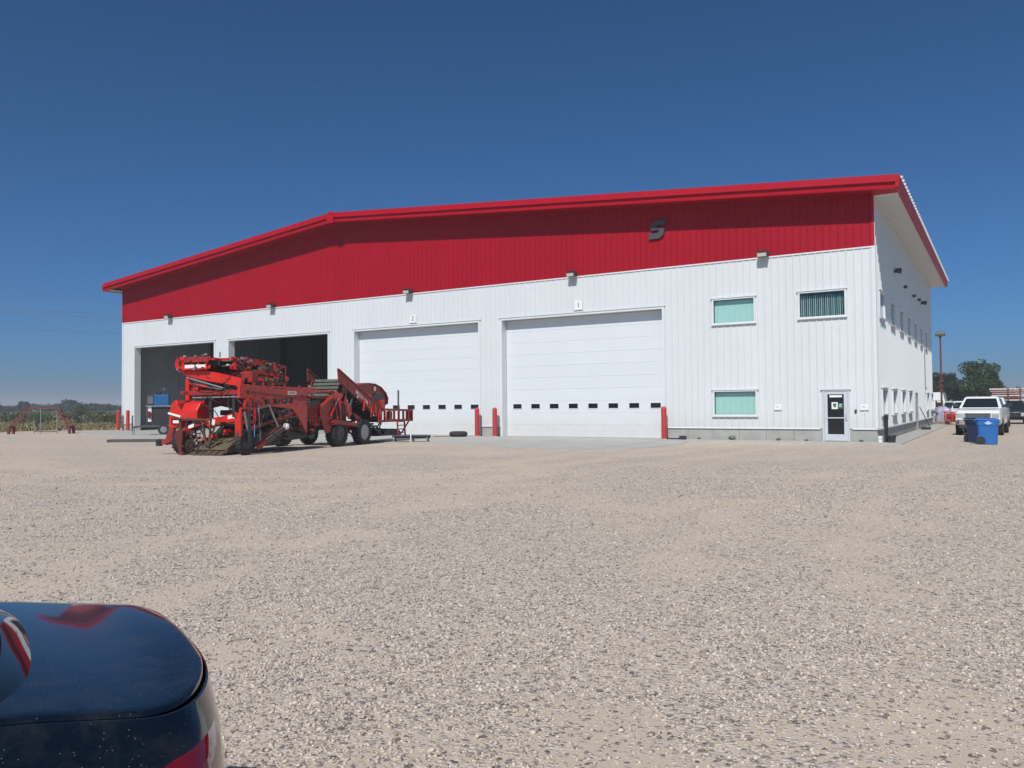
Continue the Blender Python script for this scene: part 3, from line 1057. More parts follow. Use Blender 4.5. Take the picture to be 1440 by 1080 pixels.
# side door
ya, yb, _, h = SIDE_DOOR
sdoor = MB().box(-0.05, 0.02, ya + 0.06, yb - 0.06, 0.03, h - 0.06).build('side_door', M['white_trim'], shed)
mb = MB()
mb.box(-0.06, 0.06, ya, ya + 0.06, 0.03, h).box(-0.06, 0.06, yb - 0.06, yb, 0.03, h).box(-0.06, 0.06, ya + 0.06, yb - 0.06, h - 0.06, h)
mb.build('door_frame', M['grey_steel'], sdoor)
MB().box(0.021, 0.06, yb - 0.2, yb - 0.14, 1.0, 1.05).build('door_handle', M['chrome'], sdoor)

# ------------------------------------------------------------------ things fixed to the walls
def wall_light(name, label, loc, rz, group):
    t = thing(name, label, 'wall light', loc, rz, group)
    # local: wall at y=0, light sticks out to -y
    MB().box(-0.08, 0.08, -0.10, -0.031, -0.07, 0.07).build('mounting_plate', M['fixture'], t)
    MB().loft([[(-0.23, -0.08, 0.14), (0.23, -0.08, 0.14), (0.23, -0.08, -0.04), (-0.23, -0.08, -0.04)],
               [(-0.23, -0.44, 0.06), (0.23, -0.44, 0.06), (0.23, -0.40, -0.15), (-0.23, -0.40, -0.15)]]).build('lamp_housing', M['fixture'], t, bevel=0.012)
    MB().loft([[(-0.19, -0.436, 0.025), (0.19, -0.436, 0.025), (0.19, -0.407, -0.12), (-0.19, -0.407, -0.12)],
               [(-0.19, -0.452, 0.022), (0.19, -0.452, 0.022), (0.19, -0.423, -0.123), (-0.19, -0.423, -0.123)]]).build('lamp_lens', M['lens'], t)
    mb = MB()
    for i in range(5):
        mb.box(-0.19 + 0.09 * i, -0.175 + 0.09 * i, -0.42, -0.12, 0.085, 0.16)
    mb.build('cooling_fin', M['fixture'], t)
    return t


LB = ['rightmost front floodlight, on the red and white seam between the two upper office windows',
      'wall floodlight above the sign reading 1 over the large closed door',
      'wall floodlight above the sign reading 2 over the second closed door',
      'wall floodlight above the dark open bay that stands left of door 2',
      'wall floodlight above the leftmost open bay by the far corner']
for x, lb in zip((-4.42, -13.78, -24.2, -35.4, -45.9), LB):
    wall_light('wall_light', lb, (x, 0, 8.14), 0, 'floodlights along the front wall')
wall_light('wall_light', 'nearer dark floodlight on the shaded side wall under the eave', (0, 6.9, 7.95), PI / 2, 'floodlights on the side wall').scale = (0.8, 0.85, 0.8)
wall_light('wall_light', 'farther dark floodlight on the shaded side wall under the eave', (0, 21.6, 7.95), PI / 2, 'floodlights on the side wall').scale = (0.8, 0.85, 0.8)


def camera_dome(y, z, label):
    t = thing('security_camera', label, 'camera', (0, y, z), PI / 2)
    MB().box(-0.07, 0.07, -0.16, -0.028, -0.03, 0.05).build('bracket', M['sign_white'], t)
    MB().lathe([(0.02, -0.16), (0.085, -0.13), (0.10, -0.06), (0.10, 0.0), (0.03, 0.02)], (0, -0.2, -0.02), 'z', 12).build('camera_dome', M['dark_steel'], t, smooth=50)


camera_dome(10.3, 7.7, 'small camera on the side wall just beyond the nearer floodlight')
camera_dome(15.0, 7.76, 'small camera on the side wall midway between the two floodlights')
camera_dome(18.3, 7.9, 'small camera on the side wall just before the farther floodlight')


def number_sign(txt, x, label):
    t = thing('number_sign', label, 'sign', (x, -0.03, 6.60), 0, 'door number signs')
    MB().box(-0.21, 0.21, -0.022, 0.0, -0.21, 0.21).build('sign_plate', M['sign_white'], t, bevel=0.006)
    text_mesh(txt, 0.36, 0.002, 'sign_numeral', M['print_black'], t, (0, -0.026, 0.0))
    MB().box(-0.25, 0.25, -0.03, 0.0, -0.245, -0.212).build('sign_ledge', M['white_trim'], t)


number_sign('1', -13.52, 'small white square sign with the numeral 1 above the largest closed door')
number_sign('2', -24.0, 'small white square sign with the numeral 2 above the second closed door')

# the grey letter emblem, a slanted S standing off the red wall
SP = [(910, 262), (570, 262), (490, 285), (440, 330), (415, 385), (372, 585), (650, 590), (662, 612), (640, 690), (335, 690), (300, 892), (640, 892), (745, 850), (815, 770), (838, 690), (872, 520), (612, 515), (604, 490), (622, 420), (884, 415)]
poly = [((p[0] - 300) / 24 * 0.0345 - 9.75, (892 - p[1]) / 24 * 0.0325 + 9.42) for p in SP]
em = thing('letter_emblem', 'grey metal letter S emblem standing off the red gable wall', 'sign', (0, 0, 0))
MB().prism(poly, 'y', -0.12, -0.06).build('letter_face', M['emblem'], em, bevel=0.008)
mb = MB()
for (px, pz) in ((-9.5, 10.1), (-9.1, 10.15), (-9.55, 9.55), (-9.2, 9.6)):
    mb.cyl((px, -0.07, pz), (px, -0.0, pz), 0.015, n=6)
mb.build('stand_off', M['grey_steel'], em)


def plaque(x, z, label):
    t = thing('wall_plaque', label, 'sign', (x, -0.03, z), 0, 'plaques beside the office door')
    MB().box(-0.15, 0.15, -0.018, 0, -0.10, 0.12).build('sign_plate', M['sign_white'], t, bevel=0.004)
    MB().box(-0.09, 0.03, -0.021, -0.018, 0.02, 0.034).box(-0.09, 0.09, -0.021, -0.018, -0.03, -0.02).build('sign_print', M['grey_steel'], t)
    MB().box(-0.17, 0.17, -0.028, 0, -0.13, -0.101).build('sign_ledge', M['white_trim'], t)


plaque(-3.93, 1.47, 'small white wall plaque left of the office door')
plaque(-0.48, 1.45, 'small white wall plaque between the office door and the corner')
t = thing('door_intercom', 'tiny dark entry button box right of the office door', 'intercom', (-0.81, -0.0, 1.28))
MB().box(-0.045, 0.045, -0.05, 0, -0.07, 0.07).build('button_box', M['print_black'], t, bevel=0.008)
MB().cyl((0, -0.058, 0.02), (0, -0.05, 0.02), 0.016, n=8).build('button', M['chrome'], t)

# bollards before the door corners
BL = ['red bollard left of the numbered door 2 pier, standing at that door’s right edge',
      'red bollard at the left edge of the largest closed door',
      'red bollard at the right edge of the largest closed door, beside a black hose',
      'leftmost red bollard at the far corner of the shed',
      'red bollard at the left jamb of the leftmost open bay']
BL[0] = 'red bollard at the right edge of the closed door numbered 2'
def bollard(x, y, label):
    t = thing('bollard', label, 'bollard', (x, y, 0), 0, 'red bollards before the bay doors')
    MB().lathe([(0.125, 0.0), (0.125, 1.40), (0.12, 1.46), (0.09, 1.51), (0.04, 1.535), (0.0, 1.54)], (0, 0, 0), 'z', 16).build('bollard_sleeve', M['bollard'], t, smooth=45)
    MB().lathe([(0.19, 0.0), (0.18, 0.035), (0.127, 0.05)], (0, 0, 0), 'z', 16).build('base_collar', M['concrete'], t, smooth=45)


for (x, y), lb in zip(((-19.38, -0.45), (-18.26, -0.45), (-8.97, -0.45), (-51.5, -0.45), (-50.3, -0.45)), BL):
    bollard(x, y, lb)

# ------------------------------------------------------------------ the red root-crop harvester
# local axes: x from the digging end (towards the camera) to the tail, y away to the far side, z up
H = thing('crop_harvester', 'big dusty red root crop harvester with raised conveyors parked before the open bays', 'harvester',
          (-17.85, -16.84, 0), math.atan2(0.98, -0.2))
RED, DUL, BLK, STL, RST, BEL = M['machine_red'], M['machine_red_dull'], M['black_metal'], M['grey_steel'], M['rust'], M['belt']
rh = random.Random(12)


def plate(name, poly, y, th=0.05, mat=None, bevel=0.008):
    return MB().prism(poly, 'y', y, y + th).build(name, mat or RED, H, bevel=bevel)


def beam(name, p, q, w, h, mat=None, **kw):
    return MB().bar(p, q, w, h, **kw).build(name, mat or RED, H, bevel=0.01)


def hose(pts, r=0.016, mat=None):
    pts = [Vector(p) for p in pts]
    out = []
    for i in range(len(pts) - 1):
        p0, p1, p2, p3 = pts[max(i - 1, 0)], pts[i], pts[i + 1], pts[min(i + 2, len(pts) - 1)]
        for k in range(5):
            t = k / 5
            out.append(0.5 * ((2 * p1) + (p2 - p0) * t + (2 * p0 - 5 * p1 + 4 * p2 - p3) * t * t + (3 * p1 - p0 - 3 * p2 + p3) * t ** 3))
    out.append(pts[-1])
    return MB().tube(out, r, 6).build('hydraulic_hose', mat or BLK, H, smooth=60)


def cylinder(p, q, r=0.04):
    p, q = Vector(p), Vector(q)
    m = p + (q - p) * 0.58
    c = MB().cyl(p, m, r, n=10).build('hydraulic_cylinder', RED, H, smooth=40)
    MB().cyl(m, q, r * 0.5, n=8).build('piston_rod', M['chrome'], c, smooth=40)
    return c


def wheel(parent, c, r, w, axis='y', hub=M['grey_steel'], lug=True, rimr=0.56):
    """tyre with lugs and a dished rim"""
    prof = [(r * rimr, -w * 0.42), (r * 0.72, -w * 0.5), (r * 0.93, -w * 0.46), (r * 0.985, -w * 0.3), (r * 0.985, w * 0.3), (r * 0.93, w * 0.46), (r * 0.72, w * 0.5), (r * rimr, w * 0.42), (r * rimr * 0.98, 0)]
    mb = MB()
    loops = []
    n = 28
    for k in range(n):
        a = 2 * PI * k / n
        lp = []
        for rr, h in prof:
            cc, ss = math.cos(a) * rr, math.sin(a) * rr
            lp.append((c[0] + cc, c[1] + h, c[2] + ss) if axis == 'y' else (c[0] + h, c[1] + cc, c[2] + ss))
        loops.append(lp)
    loops.append(loops[0])
    mb.loft(loops, cap=False)
    if lug:
        for k in range(22):
            a = 2 * PI * (k + 0.5) / 22
            for s in (-1, 1):
                a2 = a + (0.07 if s > 0 else -0.07)
                p = Vector((math.cos(a) * r * 0.985, s * w * 0.05, math.sin(a) * r * 0.985))
                q = Vector((math.cos(a2) * r * 0.97, s * w * 0.45, math.sin(a2) * r * 0.97))
                if axis == 'x':
                    p, q = Vector((p.y, p.x, p.z)), Vector((q.y, q.x, q.z))
                mb.bar(Vector(c) + p, Vector(c) + q, r * 0.07, r * 0.06, up=(math.cos(a), 0, math.sin(a)) if axis == 'y' else (0, math.cos(a), math.sin(a)))
    t = mb.build('tyre', M['black_rubber'], parent, smooth=40)
    R_ = r * rimr
    mb = MB()
    mb.lathe([(R_, -w * 0.42), (R_ * 0.93, -w * 0.44), (R_ * 0.88, -w * 0.25), (R_ * 0.35, -w * 0.2), (R_ * 0.3, -w * 0.36), (0.001, -w * 0.36)], c, axis, 20)
    mb.lathe([(R_, w * 0.42), (R_ * 0.93, w * 0.44), (R_ * 0.88, w * 0.25), (R_ * 0.35, w * 0.2), (R_ * 0.3, w * 0.36), (0.001, w * 0.36)], c, axis, 20)
    mb.build('rim', hub, t, smooth=35)
    return t


# wheels
for yy in (0.05, 2.75):
    wheel(H, (0.0, yy, 0.45), 0.45, 0.24, hub=M['black_metal'])
for yy in (0.05, 2.75):
    wheel(H, (5.72, yy, 0.56), 0.56, 0.46, hub=M['black_metal'])
    wheel(H, (7.55, yy - 0.08, 0.54), 0.54, 0.40, hub=M['grey_steel'], rimr=0.62)
for yy in (0.4, 2.4):
    beam('walking_beam', (5.7, yy, 0.78), (7.5, yy, 0.72), 0.14, 0.24, DUL)
beam('axle', (6.6, 0.2, 0.75), (6.6, 2.7, 0.75), 0.2, 0.2, BLK)
plate('wheel_fender', [(5.0, 1.02), (5.25, 1.12), (6.9, 0.93), (6.9, 0.80), (5.4, 0.93), (5.1, 0.9)], -0.22, 0.5, DUL)

# main side frames: long box beams along both sides
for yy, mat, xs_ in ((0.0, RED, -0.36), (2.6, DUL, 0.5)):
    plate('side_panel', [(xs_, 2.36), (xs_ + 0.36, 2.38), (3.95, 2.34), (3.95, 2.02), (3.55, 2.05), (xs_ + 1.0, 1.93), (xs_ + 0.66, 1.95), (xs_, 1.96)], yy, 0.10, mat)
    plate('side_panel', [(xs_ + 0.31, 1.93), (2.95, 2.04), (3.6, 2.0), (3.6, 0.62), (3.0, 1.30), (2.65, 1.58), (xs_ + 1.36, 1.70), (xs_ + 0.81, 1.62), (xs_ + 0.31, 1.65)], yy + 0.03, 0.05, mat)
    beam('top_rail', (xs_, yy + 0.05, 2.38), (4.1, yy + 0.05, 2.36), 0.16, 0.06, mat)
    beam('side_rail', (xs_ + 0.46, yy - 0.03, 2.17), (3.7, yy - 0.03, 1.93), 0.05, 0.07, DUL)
MB().box(2.3, 2.86, -0.012, -0.004, 2.10, 2.24).build('maker_decal', M['decal'], H)
MB().box(2.42, 2.76, -0.015, -0.0125, 2.15, 2.19).build('decal_print', M['decal_red'], H)
# round drum end with ring on the side panel
MB().lathe([(0.29, 0.0), (0.29, -0.05), (0.24, -0.07), (0.22, -0.03), (0.08, -0.03), (0.07, -0.09), (0.001, -0.09)], (0.12, 0.02, 1.74), 'y', 24).build('drum_cover', RED, H, smooth=35)
for (px, pz, w) in ((1.05, 1.83, 0.2), (1.6, 1.85, 0.26), (2.1, 1.86, 0.2), (2.5, 1.87, 0.16)):
    MB().box(px, px + w, -0.02, 0.035, pz - 0.08, pz + 0.09).build('bearing_block', BLK, H, bevel=0.01)
for i in range(14):
    px = 0.2 + 0.26 * i
    if i % 2:
        MB().cyl((px, 0.0, 2.27), (px, -0.025, 2.27), 0.02, n=6).build('bolt', STL, H)
# upright guards on the top rail
for px in (0.4, 0.95, 1.5, 2.2, 3.1, 3.7):
    MB().box(px - 0.03, px + 0.03, 0.0, 0.06, 2.41, 2.41 + rh.uniform(0.06, 0.16)).build('bracket', DUL, H)
# dusty diggger chain and webs under the side panels
def chain(name, x0, z0, x1, z1, y0, y1, n, mat, r=0.018, thick=None):
    mb = MB()
    for i in range(n):
        t = i / (n - 1)
        p = (x0 + (x1 - x0) * t, z0 + (z1 - z0) * t)
        if thick:
            mb.bar((p[0], y0, p[1]), (p[0], y1, p[1]), thick[0], thick[1], up=(-(z1 - z0), 0, x1 - x0))
        else:
            mb.cyl((p[0], y0, p[1]), (p[0], y1, p[1]), r, n=5)
    return tag(mb.build(name, mat, H), kind='stuff')


chain('digger_chain', -0.35, 0.20, 1.1, 0.80, 0.55, 1.95, 40, M['soil'], 0.02)
chain('digger_chain', 1.1, 0.80, 2.6, 1.1, 0.55, 1.95, 30, M['soil'], 0.02)
MB().box(0.3, 2.6, 0.5, 2.4, 0.22, 0.45).build('underside_fill', BLK, H, bevel=0.03)  # black filler block, added to stop daylight showing under the machine
MB().prism([(0.9, 0.5), (1.6, 1.02), (3.0, 1.15), (3.0, 0.4), (1.0, 0.3)], 'y', 0.45, 2.4).build('underside_fill', BLK, H, bevel=0.03)  # second added filler, keeps the gap below the web dark
for yy in (0.5, 2.0):
    plate('digger_side', [(-0.45, 0.08), (-0.35, 0.26), (1.1, 0.88), (2.7, 1.15), (2.7, 0.95), (1.1, 0.66), (0.2, 0.12)], yy, 0.04, RST)
# digging blade points
for k in range(5):
    yy = 0.55 + 0.29 * k
    MB().prism([(-0.62, 0.03), (-0.25, 0.20), (-0.2, 0.12)], 'y', yy, yy + 0.24).build('digging_blade', RST, H)
# inclined web carried up inside, soil coloured, seen through the side
chain('lifting_web', 0.4, 1.0, 3.6, 1.72, 0.35, 2.5, 46, M['slat_olive'], thick=(0.05, 0.03))
plate('web_shield', [(0.85, 1.02), (0.95, 1.55), (2.2, 1.6), (2.75, 1.25), (2.75, 0.92), (1.5, 0.85)], 0.32, 0.03, RST)
beam('web_frame', (0.55, 0.2, 0.92), (3.4, 0.2, 1.45), 0.08, 0.12, DUL)
for i in range(6):
    px = 0.95 + 0.4 * i
    MB().lathe([(0.10, 0), (0.10, 0.05), (0.03, 0.06)], (px, 0.22, 1.02 + 0.11 * i), 'y', 12).build('support_roller', BLK, H, smooth=40)
# diagonal lower arm with dark guards
beam('lower_arm', (0.42, -0.12, 0.22), (1.95, -0.12, 0.86), 0.10, 0.14, DUL)
beam('lower_arm', (0.55, -0.10, 0.40), (1.75, -0.10, 0.98), 0.06, 0.05, DUL)
plate('guard_panel', [(0.78, 0.50), (1.22, 0.70), (1.38, 0.55), (0.98, 0.32)], -0.2, 0.05, M['slat_olive'])
plate('guard_panel', [(1.26, 0.72), (1.78, 0.92), (1.92, 0.80), (1.42, 0.57)], -0.2, 0.05, M['slat_olive'])
MB().lathe([(0.001, -0.13), (0.09, -0.10), (0.13, 0.0), (0.09, 0.10), (0.001, 0.13)], (2.12, -0.08, 0.93), 'z', 14).build('float_ball', M['decal'], H, smooth=60)
beam('crank_arm', (1.15, -0.05, 1.72), (1.62, -0.1, 0.92), 0.05, 0.06, STL)
beam('crank_arm', (0.55, -0.06, 1.6), (0.62, -0.08, 0.45), 0.05, 0.05, STL)
beam('lift_arm', (-0.2, -0.05, 1.5), (0.05, -0.1, 0.55), 0.07, 0.07, STL)
beam('wheel_fork', (0.0, -0.12, 0.45), (-0.05, -0.12, 1.6), 0.07, 0.12, BLK)
cylinder((0.35, -0.05, 1.62), (0.28, -0.1, 0.62))
MB().box(0.28, 0.52, -0.05, 0.25, 1.45, 1.72).build('gear_motor', BLK, H, bevel=0.02)
# red box frame hung at the front of the side
mb = MB()
for (p, q) in (((-0.35, -0.02, 1.6), (0.4, -0.02, 1.6)), ((-0.35, -0.02, 1.38), (0.4, -0.02, 1.38)), ((-0.35, -0.02, 1.6), (-0.35, -0.02, 0.6)), ((0.4, -0.02, 1.6), (0.4, -0.02, 1.2)), ((-0.35, -0.02, 1.15), (0.4, -0.02, 1.15))):
    mb.bar(p, q, 0.07, 0.08)
mb.build('front_side_frame', RED, H, bevel=0.008)
# tail of the digger: chunky black underside and lower rails
MB().prism([(2.3, 0.55), (2.6, 0.9), (4.3, 1.0), (4.6, 0.75), (4.2, 0.42), (2.8, 0.36)], 'y', 0.4, 2.4).build('underside_fill', BLK, H, bevel=0.03)
for i in range(18):
    px, pz = rh.uniform(2.5, 4.6), rh.uniform(0.5, 1.05)
    MB().box(px, px + rh.uniform(0.05, 0.16), rh.uniform(0.15, 0.34), 0.40, pz, pz + rh.uniform(0.04, 0.12)).build('bracket', rh.choice([RST, DUL, BLK]), H)

# ---- front: cross beam, posts, shields, hitch arms, coulters
mb = MB()
mb.loft([[(0.0, 0.45, 1.16), (0.3, 0.45, 1.16), (0.3, 0.45, 1.50), (0.0, 0.45, 1.50)], [(0.0, 1.0, 1.08), (0.3, 1.0, 1.08), (0.3, 1.0, 1.34), (0.0, 1.0, 1.34)], [(0.0, 1.75, 0.92), (0.3, 1.75, 0.92), (0.3, 1.75, 1.26), (0.0, 1.75, 1.26)]])
mb.build('front_cross_beam', RED, H, bevel=0.015)
MB().add([(-0.004, 0.50, 1.28), (-0.004, 0.80, 1.24), (-0.004, 0.80, 1.36), (-0.004, 0.50, 1.40)], [(0, 1, 2, 3)]).build('maker_decal', M['decal'], H)
MB().add([(-0.004, 1.36, 1.03), (-0.004, 1.62, 1.06), (-0.004, 1.60, 1.26), (-0.004, 1.34, 1.22)], [(0, 1, 2, 3)]).build('warning_decal', M['decal'], H)
for (yy, z0, z1, w, m) in ((0.36, 0.40, 1.45, 0.2, RED), (0.55, 1.3, 2.2, 0.12, BLK), (1.55, 1.2, 2.2, 0.12, BLK), (2.55, 1.9, 2.95, 0.16, RED), (2.62, 0.9, 2.2, 0.10, BLK)):
    beam('front_post', (0.05, yy, z0), (0.05, yy, z1), w, w, m)
beam('front_frame', (0.05, 0.0, 2.17), (0.05, 2.85, 2.17), 0.16, 0.16, DUL)
beam('front_frame', (0.45, 0.1, 1.98), (0.45, 2.8, 2.00), 0.10, 0.10, BLK)
beam('front_frame', (-0.02, 0.05, 2.02), (-0.02, 2.3, 2.0), 0.05, 0.05, STL)
beam('front_frame', (0.8, 0.1, 2.1), (0.8, 2.8, 2.1), 0.3, 0.22, BLK)
MB().prism([(3.40, 0.92), (3.36, 1.55), (3.22, 1.86), (3.08, 1.94), (2.92, 1.80), (2.80, 1.40), (2.80, 0.92)], 'x', -0.02, 0.4).build('wheel_shield', RED, H, bevel=0.04)
beam('shield_leg', (0.1, 3.3, 0.95), (0.05, 3.42, 0.5), 0.22, 0.2, DUL)
beam('shield_leg', (0.15, 2.85, 0.95), (0.1, 2.85, 0.45), 0.16, 0.16, DUL)
for i in range(7):
    MB().box(-0.06, -0.025, 2.86 + 0.06 * i, 2.89 + 0.06 * i, 0.95 + 0.02 * i, 1.3).build('shield_rib', DUL, H)
plate('wheel_shield', [(-0.35, 1.18), (-0.33, 1.55), (-0.15, 1.8), (0.1, 1.9), (0.3, 1.85), (0.3, 1.18)], 1.85, 0.72, RED, 0.05)
beam('shield_strip', (-0.05, 2.82, 1.33), (-0.05, 3.38, 1.46), 0.03, 0.08, M['decal'])
MB().box(-0.075, -0.063, 2.88, 3.14, 1.10, 1.20).build('maker_decal', M['decal'], H)
beam('tongue', (0.1, 2.0, 0.98), (-0.2, 3.1, 0.5), 0.12, 0.14, DUL)
beam('tongue', (-0.2, 3.1, 0.5), (-0.3, 3.45, 0.42), 0.16, 0.16, DUL)
beam('tongue', (0.15, 2.3, 0.6), (-0.25, 3.3, 0.38), 0.10, 0.12, RST)
MB().lathe([(0.10, 0), (0.12, 0.05), (0.12, 0.2), (0.05, 0.24)], (-0.34, 3.5, 0.30), 'z', 12).build('hitch_eye', BLK, H, smooth=40)
MB().prism([(2.16, 0.02), (2.16, 0.08), (2.22, 0.12), (2.20, 0.45), (2.16, 0.84), (2.42, 0.88), (2.48, 0.5), (2.33, 0.12), (2.38, 0.08), (2.38, 0.02)], 'x', -0.66, -0.52).build('parking_foot', M['dark_red'], H, bevel=0.01)
beam('foot_arm', (-0.59, 2.3, 0.78), (0.1, 2.0, 1.0), 0.12, 0.14, DUL)
# rusty coulter arms and hoops around the left front
for k, (yy, r) in enumerate(((1.6, 0.55), (1.95, 0.5), (2.3, 0.6))):
    pts = [(-0.35 + math.sin(a) * r * 0.5, yy + 0.22 * math.cos(a * 2), 0.62 + math.cos(a) * r) for a in [0.2 + i * 0.5 for i in range(9)]]
    MB().tube(pts, 0.028, 6).build('coulter_hoop', RST, H, smooth=50)
for (p, q) in (((-0.3, 1.25, 1.35), (-0.38, 1.3, 0.25)), ((-0.3, 1.05, 1.1), (-0.4, 1.3, 0.3)), ((-0.35, 1.6, 1.25), (-0.3, 1.45, 0.25)), ((-0.3, 2.55, 1.3), (-0.45, 2.5, 0.3)), ((-0.4, 1.2, 1.22), (-0.4, 2.6, 1.27))):
    beam('coulter_arm', p, q, 0.05, 0.06, RST)
for yy in (2.15, 2.5):
    MB().lathe([(0.26, -0.008), (0.27, 0), (0.26, 0.008), (0.06, 0.02), (0.06, -0.02)], (-0.3, yy, 0.29), 'y', 22).build('coulter_disc', RST, H, smooth=40)
# soil-caked rods and chains dangling over the digging bed
rk = random.Random(77)
for k in range(16):
    y0, z0 = rk.uniform(0.6, 2.6), rk.uniform(0.75, 1.15)
    y1, z1 = y0 + rk.uniform(-0.5, 0.5), rk.uniform(0.12, 0.5)
    MB().tube([(-0.1, y0, z0), (-0.3 + rk.uniform(-.1, .1), (y0 + y1) / 2 + rk.uniform(-.1, .1), (z0 + z1) / 2), (-0.35, y1, z1)], rk.uniform(0.012, 0.03), 5).build('depth_rod', rk.choice([RST, M['soil'], DUL, BLK]), H)
# dark machinery behind the front frame
MB().box(0.75, 1.25, 0.2, 2.45, 2.16, 2.52).build('drive_housing', BLK, H, bevel=0.03)
MB().box(0.6, 0.95, 0.25, 2.3, 2.52, 2.92).build('cleaner_panel', DUL, H, bevel=0.03)
MB().box(0.4, 0.7, 1.3, 2.3, 2.9, 3.12).build('belt_tray', BLK, H, bevel=0.02)
MB().box(0.15, 0.5, 1.3, 2.55, 3.12, 3.30).build('belt_tray', BLK, H, bevel=0.02)
for k in range(34):
    yy, zz = rk.uniform(0.25, 2.5), rk.uniform(1.98, 2.75)
    sz = rk.uniform(0.04, 0.14)
    MB().box(0.1, 0.1 + sz, yy, yy + sz * rk.uniform(0.5, 2.2), zz, zz + sz * rk.uniform(0.4, 1.2)).build('bracket', rk.choice([BLK, BLK, DUL, DUL, STL, RED]), H, bevel=0.006)
for k in range(12):
    y0, z0 = rk.uniform(0.4, 2.5), rk.uniform(2.0, 2.9)
    hose([(0.05, y0, z0), (-0.15, y0 - 0.2, z0 - rk.uniform(0.1, 0.3)), (-0.05, y0 - 0.5, z0 - rk.uniform(0.0, 0.35)), (0.1, y0 - 0.7, z0 - 0.1)], rk.choice([0.012, 0.018]), rk.choice([BLK, BLK, DUL]))
# knobs, pins and chain links along both booms
for k in range(44):
    t = rk.random()
    px, py, pz = 0.3 + 2.4 * t, 0.84 - 0.34 * t, 3.22 - 0.22 * t
    sz = rk.uniform(0.03, 0.10)
    zz = pz + rk.uniform(-0.25, 0.25)
    MB().box(px, px + sz * rk.uniform(0.6, 2.0), py - 0.09, py - 0.02, zz, zz + sz).build('bracket', rk.choice([BLK, DUL, STL, RED, M['slat_olive']]), H, bevel=0.006)
for k in range(20):
    yy = rk.uniform(1.35, 2.75)
    zz = rk.choice([rk.uniform(3.4, 3.5), rk.uniform(3.17, 3.24), rk.uniform(2.96, 3.02)])
    sz = rk.uniform(0.03, 0.10)
    MB().box(-0.33, -0.26, yy, yy + sz * rk.uniform(0.6, 2.0), zz, zz + sz).build('bracket', rk.choice([BLK, DUL, DUL, STL]), H, bevel=0.006)
# bolts, slots and straps along the side panel
for k in range(40):
    px, pz = rk.uniform(-0.3, 3.8), rk.choice([rk.uniform(2.30, 2.40), rk.uniform(1.72, 1.96), rk.uniform(2.0, 2.1)])
    sz = rk.uniform(0.025, 0.08)
    MB().box(px, px + sz * rk.uniform(0.7, 2.5), -0.035, 0.0, pz, pz + sz).build('bracket', rk.choice([BLK, BLK, DUL, STL, RED]), H, bevel=0.005)
for k in range(30):
    px, pz = rk.uniform(0.3, 3.4), rk.uniform(0.5, 1.55)
    sz = rk.uniform(0.04, 0.13)
    MB().box(px, px + sz * rk.uniform(0.7, 2.0), 0.12, 0.3, pz, pz + sz).build('bracket', rk.choice([BLK, BLK, RST, DUL, M['soil']]), H, bevel=0.006)
beam('front_arm', (-0.3, 2.7, 0.78), (-0.2, 1.7, 1.12), 0.12, 0.14, DUL)
MB().add([(-0.36, 1.95, 0.98), (-0.36, 2.2, 0.90), (-0.36, 2.2, 1.02), (-0.36, 1.95, 1.10)], [(0, 1, 2, 3)]).build('warning_decal', M['decal'], H)
for i in range(16):
    yy, zz = rh.uniform(0.5, 2.7), rh.uniform(0.45, 1.15)
    s = rh.uniform(0.04, 0.13)
    MB().box(-0.3 + rh.uniform(-0.15, 0.1), -0.1, yy, yy + s, zz, zz + s * rh.uniform(0.6, 1.6)).build('bracket', rh.choice([RST, DUL, RED, BLK]), H)
# dark machinery in the opening behind the front posts
MB().box(1.6, 2.6, 0.9, 2.5, 1.35, 1.55).build('gearbox', BLK, H, bevel=0.03)
MB().box(0.15, 0.5, 1.0, 1.5, 1.99, 2.09).build('valve_block', BLK, H, bevel=0.01)
for i in range(10):
    yy = 0.5 + 0.2 * i
    MB().box(0.2, 0.45, yy, yy + 0.1, 2.24, 2.24 + rh.uniform(0.04, 0.16)).build('valve', rh.choice([BLK, STL, RED, BLK]), H, bevel=0.008)

# ---- raised side conveyor folded across the top (two jointed sections)
def conveyor(p, q, w, h, mat, nslat, belt=BEL, side=True):
    """trough conveyor from p to q: two side rails, cross ties, slatted belt"""
    p, q = Vector(p), Vector(q)
    d = (q - p).normalized()
    s = d.cross(Vector((0, 0, 1))).normalized()
    u = s.cross(d)
    for sg in (-1, 1):
        o = s * (w / 2 * sg)
        MB().bar(p + o + u * h * 0.36, q + o + u * h * 0.36, 0.06, h * 0.28).build('conveyor_rail', mat, H, bevel=0.008)
        MB().bar(p + o - u * h * 0.36, q + o - u * h * 0.36, 0.06, h * 0.28).build('conveyor_rail', mat, H, bevel=0.008)
        L = (q - p).length
        for k in range(4):
            a = p + d * (L * (k + 0.2) / 4) + o
            b = p + d * (L * (k + 0.8) / 4) + o
            MB().bar(a - u * h * 0.3, (b if k % 2 else a + d * 0.12) + u * h * 0.3, 0.05, 0.06, up=u).build('conveyor_brace', mat, H)
    mb = MB()
    for k in range(nslat):
        c = p + d * ((q - p).length * (k + 0.5) / nslat)
        for off in (0.18, -0.22):
            mb.bar(c - s * w * 0.47 + u * h * off, c + s * w * 0.47 + u * h * off, 0.045, 0.03, up=u)
    tag(mb.build('conveyor_belt', belt, H), kind='stuff')


